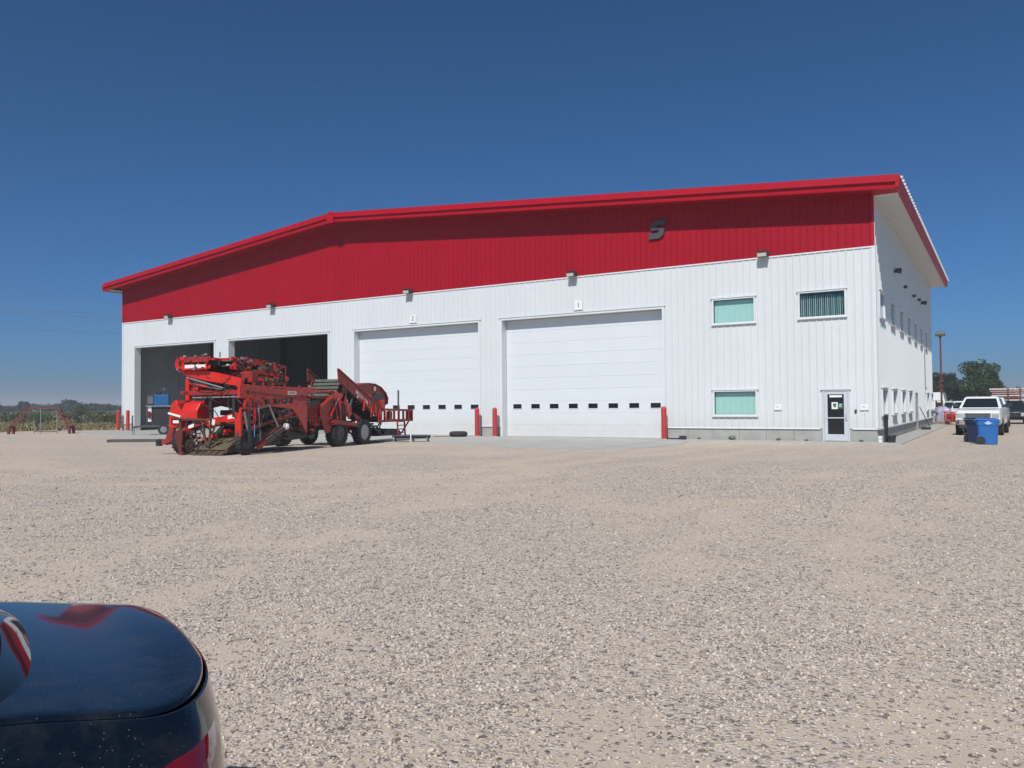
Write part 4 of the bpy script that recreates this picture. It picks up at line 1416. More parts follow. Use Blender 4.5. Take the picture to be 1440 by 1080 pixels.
conveyor((0.25, 2.62, 3.22), (0.25, 1.35, 3.22), 0.95, 0.42, RED, 22)
MB().lathe([(0.26, -0.02), (0.28, 0.0), (0.28, 0.9), (0.26, 0.92)], (-0.2, 2.66, 3.18), 'x', 20).build('boom_end_roll', RED, H, smooth=40)
MB().box(-0.30, -0.255, 1.45, 2.55, 2.98, 3.10).build('boom_guard', RED, H)
for y0 in (1.50, 1.98):
    MB().box(-0.312, -0.301, y0, y0 + 0.42, 3.035, 3.155).build('maker_decal', M['decal'], H)
MB().box(-0.285, -0.255, 1.40, 2.45, 3.24, 3.42).build('boom_guard', DUL, H, bevel=0.01)
conveyor((0.3, 1.30, 3.22), (2.75, 0.95, 2.98), 0.85, 0.44, RED, 34, M['slat_olive'])
for (a, b) in (((0.35, 0.86, 3.18), (1.2, 0.75, 2.9)), ((1.2, 0.75, 2.9), (2.4, 0.55, 3.05)), ((0.9, 0.8, 3.35), (1.9, 0.65, 3.3))):
    beam('boom_link', a, b, 0.08, 0.16, RED)
for i, (px, py) in enumerate(((0.75, 0.84), (1.05, 0.8), (2.0, 0.62), (2.35, 0.58))):
    MB().lathe([(0.15, -0.03), (0.16, 0), (0.15, 0.03), (0.05, 0.04), (0.05, -0.04)], (px, py - 0.05, 3.12 - 0.03 * i), 'y', 18).build('drive_sprocket', DUL if i % 2 else BLK, H, smooth=35)
# rounded rubber boot hump on the second section and its end bracket
mb = MB()
lp = []
for xx in (1.5, 2.7):
    lp.append([(xx, 0.55 + 0.9 * k / 8, 3.10 + 0.26 * math.sin(PI * k / 8)) for k in range(9)] + [(xx, 1.45, 3.02), (xx, 0.55, 3.02)])
mb.loft(lp)
mb.build('rubber_boot', M['slat_olive'], H, smooth=50)
mb = MB()
for (p, q) in (((2.85, 0.5, 2.7), (2.85, 0.5, 3.2)), ((2.85, 1.35, 2.7), (2.85, 1.35, 3.2)), ((2.85, 0.5, 3.18), (2.85, 1.35, 3.18)), ((2.5, 0.5, 3.18), (2.85, 0.5, 3.18)), ((2.2, 0.5, 2.75), (2.9, 0.5, 2.72))):
    mb.bar(p, q, 0.06, 0.06)
mb.build('end_bracket', RED, H, bevel=0.008)
MB().box(2.75, 2.98, 0.42, 0.56, 2.62, 2.80).build('work_lamp', RED, H, bevel=0.02)
# rows of small plates and the dark cradle under the second section
beam('boom_cradle', (0.3, 0.9, 2.62), (3.0, 0.9, 2.55), 0.8, 0.10, DUL)
for i in range(12):
    px = 0.5 + 0.2 * i
    MB().box(px, px + 0.10, 0.44, 0.52, 2.60, 2.60 + rh.uniform(0.05, 0.22)).build('bracket', rh.choice([DUL, BLK, RED, M['slat_olive']]), H, bevel=0.006)
beam('boom_post', (0.6, 1.0, 2.2), (0.6, 1.0, 2.65), 0.2, 0.2, RED)
beam('boom_post', (2.2, 1.0, 2.3), (2.2, 1.0, 2.6), 0.2, 0.2, DUL)
# the thick sloped brace across the front under the boom
mb = MB()
mb.loft([[(-0.12, 2.62, 2.80), (0.06, 2.62, 2.80), (0.06, 2.62, 2.98), (-0.12, 2.62, 2.98)],
         [(-0.12, 1.6, 2.58), (0.06, 1.6, 2.58), (0.06, 1.6, 2.95), (-0.12, 1.6, 2.95)],
         [(-0.12, 0.15, 2.36), (0.06, 0.15, 2.36), (0.06, 0.15, 2.64), (-0.12, 0.15, 2.64)]])
mb.build('boom_brace', RED, H, bevel=0.012)
beam('boom_brace', (-0.1, 2.5, 2.72), (-0.1, 0.9, 2.32), 0.05, 0.05, STL)
beam('boom_brace', (0.2, 2.3, 2.62), (0.2, 0.9, 2.28), 0.04, 0.04, STL)
cylinder((-0.16, 2.3, 2.5), (-0.1, 1.0, 2.28))
hose([(0.1, 2.5, 2.95), (-0.2, 2.3, 2.6), (-0.25, 1.8, 2.4), (-0.1, 1.2, 2.3)])
hose([(0.05, 2.6, 2.3), (-0.25, 2.75, 1.9), (-0.2, 2.6, 1.5), (-0.3, 2.3, 1.1)])
hose([(0.0, 1.6, 2.1), (-0.2, 1.7, 1.8), (-0.1, 1.3, 1.55), (0.0, 1.2, 1.3)])
hose([(0.1, 0.7, 2.15), (-0.25, 0.6, 1.8), (-0.2, 0.45, 1.5), (0.0, 0.4, 1.2)])
hose([(0.6, -0.02, 1.9), (0.75, -0.15, 1.5), (0.6, -0.15, 1.1), (0.5, -0.1, 0.7)])
hose([(1.4, -0.02, 1.8), (1.5, -0.12, 1.45), (1.9, -0.12, 1.3), (2.1, -0.05, 1.0)])
hose([(0.3, 0.8, 3.3), (1.0, 0.72, 3.5), (1.8, 0.6, 3.35), (2.6, 0.5, 3.2)], 0.02)
hose([(3.7, -0.02, 2.2), (4.1, -0.12, 1.9), (4.4, -0.1, 1.4), (4.3, 0.0, 1.0)])
MB().cyl((0.25, 1.35, 3.42), (0.25, 1.35, 3.62), 0.02, n=6).build('antenna_stub', BLK, H)

# ---- mid section: roller table, guards, folded plates
chain('roller_table', 5.5, 2.12, 5.95, 2.72, -0.02, 1.25, 5, M['slat_olive'], thick=(0.13, 0.07))
plate('table_side', [(5.35, 2.05), (5.85, 2.78), (6.0, 2.78), (5.7, 2.05)], 1.28, 0.05, DUL)
for (z0, mat) in ((2.28, RED), (2.02, DUL), (1.86, BLK), (1.70, DUL)):
    beam('mid_rail', (3.95, 0.06, z0), (5.5, 0.06, z0 - 0.02), 0.07, 0.09, mat)
plate('mesh_guard', [(3.7, 1.62), (4.9, 1.62), (4.9, 0.98), (4.2, 0.86), (3.85, 1.1)], 0.05, 0.03, DUL)
for i in range(8):
    MB().box(3.8 + 0.14 * i, 3.83 + 0.14 * i, 0.02, 0.05, 0.96, 1.6).build('guard_bar', RED if i % 3 == 0 else DUL, H)
for zz in (1.1, 1.27, 1.44):
    MB().box(3.78, 4.9, 0.015, 0.045, zz, zz + 0.03).build('guard_bar', DUL, H)
plate('folded_plate', [(4.35, 1.62), (5.15, 2.06), (5.3, 1.98), (5.25, 1.0), (5.1, 0.62), (4.75, 0.58), (4.45, 1.15)], -0.06, 0.05, DUL)
beam('folded_plate_edge', (4.32, -0.08, 1.62), (5.2, -0.08, 2.1), 0.08, 0.10, RED)
plate('tri_bracket', [(5.25, 2.2), (6.1, 2.2), (6.0, 2.0), (5.4, 1.95)], -0.04, 0.05, RED)
plate('tri_bracket', [(6.1, 1.9), (6.7, 1.75), (6.75, 1.35), (6.5, 1.1), (6.35, 1.5)], -0.05, 0.05, RED)
plate('tri_bracket', [(6.9, 1.4), (7.9, 1.0), (8.0, 0.75), (7.3, 0.85)], -0.02, 0.05, DUL)
for (p, q) in (((5.4, -0.06, 1.95), (5.5, -0.08, 1.0)), ((5.75, -0.05, 2.1), (5.85, -0.05, 1.0)), ((6.25, -0.05, 2.2), (6.2, -0.05, 1.0))):
    beam('upright', p, q, 0.07, 0.09, rh.choice([RED, DUL, BLK]))
cylinder((5.0, -0.1, 1.25), (5.6, -0.1, 2.0))
cylinder((6.2, 0.05, 1.1), (6.9, 0.05, 2.0))
MB().box(5.3, 6.9, 0.3, 2.5, 1.15, 1.9).build('gearbox', BLK, H, bevel=0.05)
MB().box(6.05, 6.35, -0.1, 0.3, 2.2, 2.5).build('gear_motor', BLK, H, bevel=0.03)
for i in range(26):
    px, pz = rh.uniform(4.4, 7.4), rh.uniform(1.0, 2.35)
    s = rh.uniform(0.05, 0.16)
    MB().box(px, px + s, -0.08 + rh.uniform(0, 0.1), 0.2, pz, pz + s * rh.uniform(0.5, 1.3)).build('bracket', rh.choice([BLK, BLK, DUL, STL, RED]), H, bevel=0.006)
hose([(5.0, -0.05, 2.0), (5.3, -0.2, 1.6), (5.7, -0.2, 1.4), (6.1, -0.1, 1.2)])
hose([(6.3, -0.1, 2.4), (6.5, -0.22, 2.0), (6.4, -0.2, 1.6), (6.8, -0.1, 1.2)])
for (px, pz) in ((7.05, 2.05), (6.95, 0.98)):
    MB().lathe([(0.05, 0.02), (0.05, -0.03), (0.02, -0.04)], (px, -0.12, pz), 'y', 10).build('work_lamp', M['decal'], H, smooth=40)

# ---- rear elevator with tall side panels, dark cleated belt underneath
EL = [(5.55, 3.20), (5.62, 2.70), (8.85, 1.10), (9.35, 1.48)]
for yy in (-0.12, 1.35):
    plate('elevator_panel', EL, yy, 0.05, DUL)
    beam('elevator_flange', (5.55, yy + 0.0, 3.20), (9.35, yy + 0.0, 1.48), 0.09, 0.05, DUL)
MB().add([(6.95, -0.128, 2.36), (7.95, -0.128, 1.86), (7.92, -0.128, 1.72), (6.92, -0.128, 2.22)], [(0, 1, 2, 3)]).build('maker_decal', M['decal'], H)
MB().add([(7.1, -0.131, 2.25), (7.8, -0.131, 1.90), (7.785, -0.131, 1.83), (7.085, -0.131, 2.18)], [(0, 1, 2, 3)]).build('decal_print', M['decal_red'], H)
MB().bar((5.9, 0.65, 2.58), (9.0, 0.65, 1.02), 1.36, 0.03).build('elevator_belt', BEL, H)
chain('belt_cleat', 5.9, 2.53, 9.0, 0.97, 0.0, 1.3, 13, M['dark_steel'], thick=(0.03, 0.07))
for (z, k) in ((0, 0), (1, 1), (2, 2)):
    px = 7.6 + 0.62 * k
    beam('ladder_brace', (px, -0.16, 2.0 - 0.3 * k), (px - 0.12, -0.16, 1.45 - 0.28 * k), 0.05, 0.06, RED)
# curved hood behind the panel
prof = [(7.2, 2.42), (7.8, 2.58), (8.6, 2.68), (9.2, 2.66), (9.75, 2.52), (10.2, 2.26), (10.4, 2.0), (10.35, 1.75), (10.0, 1.5), (9.4, 1.5), (8.8, 1.75)]
for yy in (0.30, 1.5):
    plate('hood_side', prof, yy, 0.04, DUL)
mb = MB()
lp = []
for yy in (0.22, 1.62):
    lp.append([(p[0], yy, p[1] + 0.02) for p in prof[:8]] + [(p[0] - 0.03, yy, p[1] - 0.02) for p in prof[:8]][::-1])
mb.loft(lp)
mb.build('hood_sheet', DUL, H, smooth=50)
plate('hood_opening', [(8.8, 2.0), (9.3, 2.25), (9.9, 2.2), (10.05, 1.95), (9.7, 1.6), (9.1, 1.6)], 0.26, 0.03, BLK)
MB().lathe([(0.11, 0.0), (0.11, -0.03), (0.001, -0.03)], (9.2, 0.285, 2.45), 'y', 14).build('round_decal', M['decal'], H)
plate('hood_bracket', [(8.0, 2.2), (8.5, 2.15), (8.2, 1.7), (7.95, 1.75)], 0.0, 0.12, RED)
plate('hood_bracket', [(9.25, 1.9), (9.6, 1.95), (9.7, 1.45), (9.45, 1.4)], 0.0, 0.12, RED)
beam('hood_post', (10.1, 0.3, 2.0), (10.1, 0.3, 1.5), 0.06, 0.06, DUL)
# tail lattice, platform, railings, ladder, lamp pole
for (p, q) in (((7.7, 1.75), (8.4, 1.35)), ((8.0, 1.9), (8.1, 1.4)), ((8.45, 1.75), (8.6, 1.2)), ((8.9, 1.6), (9.0, 1.05)), ((9.4, 1.5), (9.45, 0.95))):
    beam('tail_lattice', (p[0], -0.14, p[1]), (q[0], -0.14, q[1]), 0.06, 0.07, RED)
MB().box(9.3, 12.1, -0.05, 1.6, 0.92, 0.98).build('platform_deck', DUL, H)
for yy in (-0.10, 1.6):
    mb = MB()
    for zz in (1.02, 1.50):
        mb.bar((9.4, yy, zz), (12.2, yy, zz - 0.06), 0.07, 0.10)
    for k in range(7):
        px = 9.45 + 0.45 * k
        mb.bar((px, yy, 0.98), (px, yy, 1.5), 0.09, 0.07)
    mb.build('platform_railing', DUL, H, bevel=0.008)
    plate('railing_panel', [(9.7, 1.06), (9.7, 1.42), (10.25, 1.42), (10.25, 1.06)], yy + 0.04, 0.02, DUL)
    plate('railing_panel', [(11.6, 1.0), (11.6, 1.42), (12.2, 1.40), (12.2, 0.98)], yy + 0.04, 0.02, DUL)
ld = MB()
for px in (10.45, 11.15):
    ld.bar((px, -0.2, 1.05), (px, -0.26, 0.16), 0.06, 0.06)
ld.build('ladder_rail', DUL, H)
for k in range(5):
    MB().bar((10.45, -0.215 - 0.01 * k, 0.92 - 0.17 * k), (11.15, -0.215 - 0.01 * k, 0.92 - 0.17 * k), 0.06, 0.04).build('ladder_rung', DUL, H)
MB().cyl((10.95, 0.0, 1.45), (10.95, 0.0, 2.40), 0.045, n=8).build('beacon_pole', M['dark_steel'], H)
# underside of the tail: dark slats with daylight between, black sled
chain('tail_chain', 8.3, 0.98, 9.9, 0.42, 0.0, 1.5, 6, BLK, thick=(0.10, 0.05))
for yy in (-0.02, 1.5):
    beam('tail_arm', (8.1, yy, 0.95), (9.3, yy, 0.35), 0.06, 0.08, BLK)
    beam('tail_arm', (9.3, yy, 0.92), (8.9, yy, 0.42), 0.05, 0.05, BLK)
    beam('tail_arm', (12.0, yy, 0.95), (11.2, yy, 0.36), 0.06, 0.06, BLK)
MB().prism([(8.9, 0.30), (9.5, 0.36), (9.9, 0.62), (11.0, 0.58), (11.3, 0.35), (11.2, 0.28)], 'y', 0.0, 1.5).build('tail_sled', BLK, H, bevel=0.03)

# ------------------------------------------------------------------ dark blue sedan close to the camera
def superell(s, W, L, n):
    """rear quarter contour from the centre (s=0) round to the flank (s=1): x from 0 to L, y from 0 to W"""
    a = s * PI / 2
    return (L * (1 - max(0.0, math.cos(a)) ** (2 / n)), W * max(0.0, math.sin(a)) ** (2 / n))


CAR = thing('sedan', 'dark navy blue sedan with dusty boot lid and red tail light, close in the foreground', 'car',
            (2.27, -34.03, 0.012), math.atan2(-0.91, -0.41))
NQ = 22
CLEN = 4.55
YC = -0.02


def sstep(a, b, x):
    t = min(1.0, max(0.0, (x - a) / (b - a)))
    return t * t * (3 - 2 * t)


def contour(W, x0, L, n, front, wm):
    """closed left half: (x, y>=0) from rear centre to front centre"""
    pts = []
    for i in range(NQ + 1):
        pts.append((x0 + superell(i / NQ, W, L, n)[0], superell(i / NQ, W, L, n)[1]))
    for q in (0.22, 0.28, 0.34, 0.40, 0.46, 0.6, 0.8, 1.0, 1.3, 1.8, 2.4, 3.0, 3.5):
        if q > x0 + L + 0.02:
            pts.append((q, W + (wm - W) * sstep(0.35, 1.3, q)))
    while len(pts) < NQ + 1 + 13:
        pts.insert(NQ + 1, ((pts[NQ][0] + pts[NQ + 1][0]) / 2, (pts[NQ][1] + pts[NQ + 1][1]) / 2))
    for i in range(14, -1, -1):
        x, y = superell(i / 14, wm, 0.95, 2.3)
        pts.append((CLEN - front - x, y))
    return pts


def lift(x, z):
    return 0.055 * sstep(0.0, 0.45, x) * sstep(0.72, 0.9, z)


def ring(c, z):
    return [(x, y + YC, z + lift(x, z)) for x, y in c] + [(x, -y + YC, z + lift(x, z)) for x, y in c[-2:0:-1]]


LV = [(0.20, 0.80, 0.10, 0.5, 2.6, 0.10, 0.80), (0.28, 0.86, 0.0, 0.5, 2.6, 0.03, 0.86), (0.40, 0.885, -0.06, 0.5, 2.6, 0.0, 0.885), (0.55, 0.905, -0.125, 0.5, 2.6, 0.0, 0.905),
      (0.66, 0.905, -0.135, 0.48, 2.6, 0.03, 0.905), (0.74, 0.885, -0.128, 0.45, 2.6, 0.08, 0.90), (0.80, 0.845, -0.125, 0.40, 2.5, 0.14, 0.885), (0.84, 0.785, -0.122, 0.35, 2.5, 0.2, 0.86),
      (0.87, 0.72, -0.120, 0.31, 2.4, 0.27, 0.83), (0.895, 0.67, -0.116, 0.27, 2.4, 0.36, 0.80), (0.92, 0.633, -0.111, 0.25, 2.4, 0.45, 0.77), (0.940, 0.617, -0.107, 0.24, 2.4, 0.5, 0.755)]
loops = [ring(contour(*l[1:]), l[0]) for l in LV]
mb = MB()
mb.loft(loops, cap=False)
# turned-in flange under the lid edge
mb2 = MB().loft([loops[-1], ring(contour(0.611, -0.103, 0.24, 2.4, 0.505, 0.75), 0.941), ring(contour(0.6045, -0.0985, 0.24, 2.4, 0.508, 0.746), 0.9365), ring(contour(0.603, -0.097, 0.24, 2.4, 0.51, 0.742), 0.915)], cap=False)
mb.add(mb2.v, mb2.f)
mb.build('car_body', M['navy_car'], CAR, smooth=50)
# upper skin: boot lid at the tail, bonnet and cowl further forward
cl = contour(0.601, -0.096, 0.24, 2.4, 0.508, 0.746)
SS = [-1, -0.992, -0.975, -0.93, -0.85, -0.65, -0.4, -0.15, 0.15, 0.4, 0.65, 0.85, 0.93, 0.975, 0.992, 1]


def skin(rows, name):
    vs = []
    for (x, y) in rows:
        for q in SS:
            z = 0.948 + 0.010 * (1 - abs(q) ** 2.2) - (0.009 if abs(q) == 1 else 0.002 if abs(q) == 0.992 else 0)
            # a slight ducktail: the skin turns up towards the tail before it rolls over
            z += 0.011 * math.exp(-((x + 0.096) / 0.11) ** 2)
            e = max(0.0, 1 - (x + 0.096) / 0.020)
            vs.append((x, y * q + YC, z - 0.016 * e * e + lift(x, 0.95)))
    n = len(SS)
    return MB().add(vs, [(i * n + k, i * n + k + 1, (i + 1) * n + k + 1, (i + 1) * n + k) for i in range(len(rows) - 1) for k in range(n - 1)]).build(name, M['navy_car'], CAR, smooth=60)


lid_rows = [p for p in cl if p[0] < 0.47][1:]
skin(lid_rows, 'boot_lid')
rest = [p for p in cl if p[0] >= 0.46]
skin([(lid_rows[-1][0] + 0.004, lid_rows[-1][1])] + rest[:-1], 'bonnet')
# glasshouse: rear screen, side glass, roof
def gh(t):
    z = 1.004 + 0.43 * t
    x0 = 0.32 + 1.05 * t
    xf = 3.35 - 1.15 * t
    pts = []
    for i in range(NQ + 1):
        x, y = superell(i / NQ, 0.53 - 0.03 * t, 0.16 + 0.1 * t, 2.6)
        pts.append((x0 + x, y + 0.11 * sstep(0.03, 0.26, x)))
    wv = pts[-1][1]
    pts += [(x0 + 0.5, wv + 0.03), (x0 + 0.9, wv + 0.05), (xf - 0.8, wv + 0.05)]
    for i in range(8, -1, -1):
        x, y = superell(i / 8, wv + 0.03, 0.3, 2.5)
        pts.append((xf - x, y))
    return [(x, y + YC, z) for x, y in pts] + [(x, -y + YC, z) for x, y in pts[-2:0:-1]]


MB().loft([gh(t) for t in (0.035, 0.2, 0.4, 0.6, 0.8, 0.94)], cap=False).build('car_glass', M['car_glass'], CAR, smooth=50)
mb = MB()
mb.loft([gh(-0.03), [(x, y, z + 0.008) for x, y, z in gh(0.0)], [(x, y, z + 0.003) for x, y, z in gh(0.04)]], cap=False)
mb.build('screen_seal', M['car_glass'], CAR, smooth=50)
top = gh(0.95)
cx = sum(p[0] for p in top) / len(top)
mb = MB().loft([gh(0.94), gh(0.97), [(cx + (x - cx) * 0.9, (y - YC) * 0.88 + YC, z + 0.035) for x, y, z in top], [(cx + (x - cx) * 0.4, (y - YC) * 0.4 + YC, z + 0.055) for x, y, z in top]])
mb.build('car_roof', M['navy_car'], CAR, smooth=60)


def on_body(i_f, z):
    """point of the body at contour index (float) and height"""
    zs = [l[0] for l in LV]
    k = max(0, min(len(zs) - 2, next((q for q in range(len(zs) - 1) if zs[q + 1] >= z), len(zs) - 2)))
    t = (z - zs[k]) / (zs[k + 1] - zs[k])
    i0 = int(i_f)
    u = i_f - i0
    a = [Vector(loops[k + q][i0]).lerp(Vector(loops[k + q][i0 + 1]), u) for q in (0, 1)]
    return a[0].lerp(a[1], t)


for sgn in (1, -1):
    mb = MB()
    rows = []
    I = [9.0 + 0.5 * q for q in range(44)]
    for i in I:
        u = (i - I[0]) / (I[-1] - I[0])
        zt = 0.878 - 0.085 * sstep(0.35, 1.0, u)
        zb = 0.70 + 0.04 * u
        col = []
        for q in range(7):
            z = zb + (zt - zb) * q / 6
            p = on_body(i, z)
            n = (p - Vector((0.9, YC, 0.6))).normalized()
            p = p + n * (0.007 if (0 < q < 6 and 0 < u < 1) else -0.003)
            if sgn < 0:
                p.y = 2 * YC - p.y
            col.append(tuple(p))
        rows.append(col)
    mb.loft(rows, cap=False, close=False)
    mb.build('tail_light', M['red_lens'], CAR, smooth=50)
# bumper reflector strip, plate, wheels
MB().box(-0.139, -0.09, -0.30, 0.22, 0.60, 0.72).build('number_plate_recess', M['black_rubber'], CAR, bevel=0.01)
mb = MB()
lo = [on_body(q, 0.235) for q in range(0, 22)]
for xx in (0.95, 3.62):
    for yy in (0.72, -0.80):
        wheel(CAR, (xx, yy, 0.33), 0.33, 0.21, lug=False, rimr=0.66)
mb.box(0.4, 4.1, -0.75, 0.67, 0.16, 0.22)
mb.build('underbody', M['black_rubber'], CAR)
for sgn in (1, -1):
    MB().loft([[(2.95, -0.04 + sgn * 0.83, 0.99), (3.05, -0.04 + sgn * 0.83, 0.99), (3.05, -0.04 + sgn * 0.83, 1.04), (2.95, -0.04 + sgn * 0.83, 1.04)],
               [(2.93, -0.04 + sgn * 1.0, 0.98), (3.1, -0.04 + sgn * 1.0, 0.98), (3.08, -0.04 + sgn * 1.0, 1.1), (2.93, -0.04 + sgn * 1.0, 1.1)]]).build('wing_mirror', M['navy_car'], CAR, bevel=0.015)


# ------------------------------------------------------------------ other vehicles
def vehicle(name, label, cat, loc, rz, mat, L, W, secs, cab, wheels, wr, group=None, grille=True, bed=None, track=None):
    t = thing(name, label, cat, loc, rz, group)
    lp = []
    for (x, w, zb, zt) in secs:
        zm = zb + (zt - zb) * 0.55
        half = [(w * 0.90, zb), (w, zb + 0.12), (w * 1.0, zm), (w * 0.975, zt - 0.07), (w * 0.90, zt)]
        lp.append([(x, a, b) for a, b in half] + [(x, -a, b) for a, b in half[::-1]])
    body = MB().loft(lp).build('vehicle_body', mat, t, smooth=35, bevel=0.015)
    (xb0, xb1, zb, wb), (xt0, xt1, zt, wt) = cab
    c = [[(xb0, -wb, zb), (xb1, -wb, zb), (xb1, wb, zb), (xb0, wb, zb)], [(xt0, -wt, zt - 0.05), (xt1, -wt, zt - 0.05), (xt1, wt, zt - 0.05), (xt0, wt, zt - 0.05)],
         [(xt0 + 0.12, -wt * 0.88, zt), (xt1 - 0.12, -wt * 0.88, zt), (xt1 - 0.12, wt * 0.88, zt), (xt0 + 0.12, wt * 0.88, zt)]]
    MB().loft(c).build('cab', mat, t, bevel=0.04, segs=3)

    def pane(nm, q, out, inset=0.06, u0=0.0, u1=1.0):
        q = [Vector(p) for p in q]           # bottom-a, bottom-b, top-b, top-a
        f = lambda a, b: q[0].lerp(q[1], a).lerp(q[3].lerp(q[2], a), b)
        pts = [f(u0 + inset, inset), f(u1 - inset, inset), f(u1 - inset, 1 - inset * 1.4), f(u0 + inset, 1 - inset * 1.4)]
        o = Vector(out)
        mb = MB()
        mb.add([tuple(p + o * 0.010) for p in pts] + [tuple(p - o * 0.03) for p in pts], [(0, 1, 2, 3), (7, 6, 5, 4), (0, 4, 5, 1), (1, 5, 6, 2), (2, 6, 7, 3), (3, 7, 4, 0)])
        mb.build(nm, M['car_glass'], t)
    pane('windscreen', [(xb1, -wb, zb), (xb1, wb, zb), (xt1, wt, zt - 0.05), (xt1, -wt, zt - 0.05)], (0.75, 0, 0.6), 0.07)
    pane('rear_window', [(xb0, -wb, zb), (xb0, wb, zb), (xt0, wt, zt - 0.05), (xt0, -wt, zt - 0.05)], (-0.9, 0, 0.3), 0.1)
    for s in (-1, 1):
        sq = [(xb0, s * wb, zb), (xb1, s * wb, zb), (xt1, s * wt, zt - 0.05), (xt0, s * wt, zt - 0.05)]
        pane('side_window', sq, (0, s, 0.2), 0.07, 0.0, 0.52)
        pane('side_window', sq, (0, s, 0.2), 0.07, 0.48, 0.98)
    xf = secs[-1][0]
    wF = secs[-1][1]
    zF0, zF1 = secs[-1][2], secs[-1][3]
    for s in (-1, 1):
        MB().box(xf - 0.16, xf + 0.03, s * wF * 0.80 - 0.16, s * wF * 0.80 + 0.16, zF1 - 0.30, zF1 - 0.06).build('headlight', M['headlight'], t, bevel=0.03)
        MB().loft([[(xb1 - 0.35, s * (wb + 0.0), zb + 0.06), (xb1 - 0.25, s * wb, zb + 0.06), (xb1 - 0.25, s * wb, zb + 0.14), (xb1 - 0.35, s * wb, zb + 0.14)],
                   [(xb1 - 0.36, s * (wb + 0.28), zb + 0.02), (xb1 - 0.22, s * (wb + 0.28), zb + 0.02), (xb1 - 0.22, s * (wb + 0.28), zb + 0.28), (xb1 - 0.36, s * (wb + 0.28), zb + 0.28)]]).build('wing_mirror', M['black_metal'] if mat is not M['dark_car'] else mat, t, bevel=0.02)
        for xw in wheels:
            wheel(t, (xw, s * ((track or W) - 0.14), wr), wr, 0.26, lug=False, rimr=0.62)
            MB().lathe([(wr * 1.15, -0.01), (wr * 1.15, 0.012), (wr * 0.9, 0.012)], (xw, s * (W - 0.004) - (0.0), wr), 'y', 24).build('wheel_arch', M['black_rubber'], t)
    if grille:
        MB().box(xf - 0.02, xf + 0.05, -wF * 0.60, wF * 0.60, zF1 - 0.34, zF1 - 0.05).build('grille_frame', M['chrome'], t, bevel=0.02)
        g = MB()
        for k in range(3):
            g.box(xf + 0.03, xf + 0.056, -wF * 0.55, wF * 0.55, zF1 - 0.315 + 0.088 * k, zF1 - 0.255 + 0.088 * k)
        g.build('grille_slot', M['black_metal'], t)
        MB().loft([[(xf - 0.1, -W * 0.97, 0.52), (xf + 0.16, -W * 0.78, 0.52), (xf + 0.16, W * 0.78, 0.52), (xf - 0.1, W * 0.97, 0.52)],
                   [(xf - 0.1, -W * 0.98, 0.78), (xf + 0.18, -W * 0.8, 0.78), (xf + 0.18, W * 0.8, 0.78), (xf - 0.1, W * 0.98, 0.78)]]).build('front_bumper', M['chrome'], t, bevel=0.04)
        MB().box(xf - 0.2, xf + 0.13, -W * 0.8, W * 0.8, 0.34, 0.515).build('bumper_valance', M['black_metal'], t, bevel=0.03)
    MB().box(secs[0][0] + 0.3, xf - 0.3, -W * 0.75, W * 0.75, 0.30, 0.50).build('chassis', M['black_metal'], t)
    if bed:
        MB().box(bed[0], bed[1], -W * 0.82, W * 0.82, bed[2], bed[2] + 0.012).build('load_bed', M['black_metal'], t)
    return t


TRUCK = [(-2.95, 0.95, 0.62, 1.30), (-2.85, 0.985, 0.50, 1.33), (-1.0, 0.99, 0.45, 1.35), (1.1, 0.99, 0.45, 1.34), (1.4, 0.985, 0.46, 1.30), (2.3, 0.975, 0.48, 1.26), (2.68, 0.95, 0.50, 1.21), (2.80, 0.92, 0.60, 1.14)]
TCAB = ((-1.05, 1.45, 1.31, 0.93), (-0.85, 0.62, 1.89, 0.74))
PX, PY = 3.50, 8.9
vehicle('pickup_truck', 'white pickup truck facing the camera with chrome grille, behind the blue wheeled bins', 'pickup', (PX - 0.02, PY + 2.95, 0), -PI / 2 - 0.06, M['white_car'], 5.9, 0.99, TRUCK, TCAB, (1.85, -1.75), 0.40, bed=(-2.8, -1.1, 1.336))
vehicle('pickup_truck', 'second white pickup parked behind the first, only its right edge showing', 'pickup', (3.68, 23.5, 0), -PI / 2 - 0.03, M['white_car'], 5.9, 0.99, TRUCK, TCAB, (1.85, -1.75), 0.40, bed=(-2.8, -1.1, 1.336))
SUV = [(-2.3, 0.88, 0.55, 1.02), (-2.2, 0.93, 0.42, 1.08), (0.8, 0.94, 0.40, 1.06), (1.6, 0.93, 0.42, 1.02), (2.2, 0.88, 0.45, 0.95), (2.35, 0.82, 0.52, 0.86)]
SCAB = ((-2.1, 1.15, 1.04, 0.86), (-1.75, 0.30, 1.70, 0.66))
vehicle('parked_car', 'white car parked behind the stretch-wrapped pallet, left of the white pickup', 'car', (1.55, 41, 0), -PI / 2, M['white_car'], 4.6, 0.94, SUV, SCAB, (1.45, -1.4), 0.34, grille=False)
vehicle('parked_car', 'pale green car at the back of the row beyond the white car', 'car', (0.35, 50, 0), -PI / 2, M['green_car'], 4.6, 0.94, SUV, SCAB, (1.45, -1.4), 0.34, grille=False)
vehicle('parked_car', 'black car parked at the right behind the white pickups', 'car', (4.95, 34.5, 0), -PI / 2, M['dark_car'], 4.6, 0.94, SUV, SCAB, (1.45, -1.4), 0.34, grille=False)

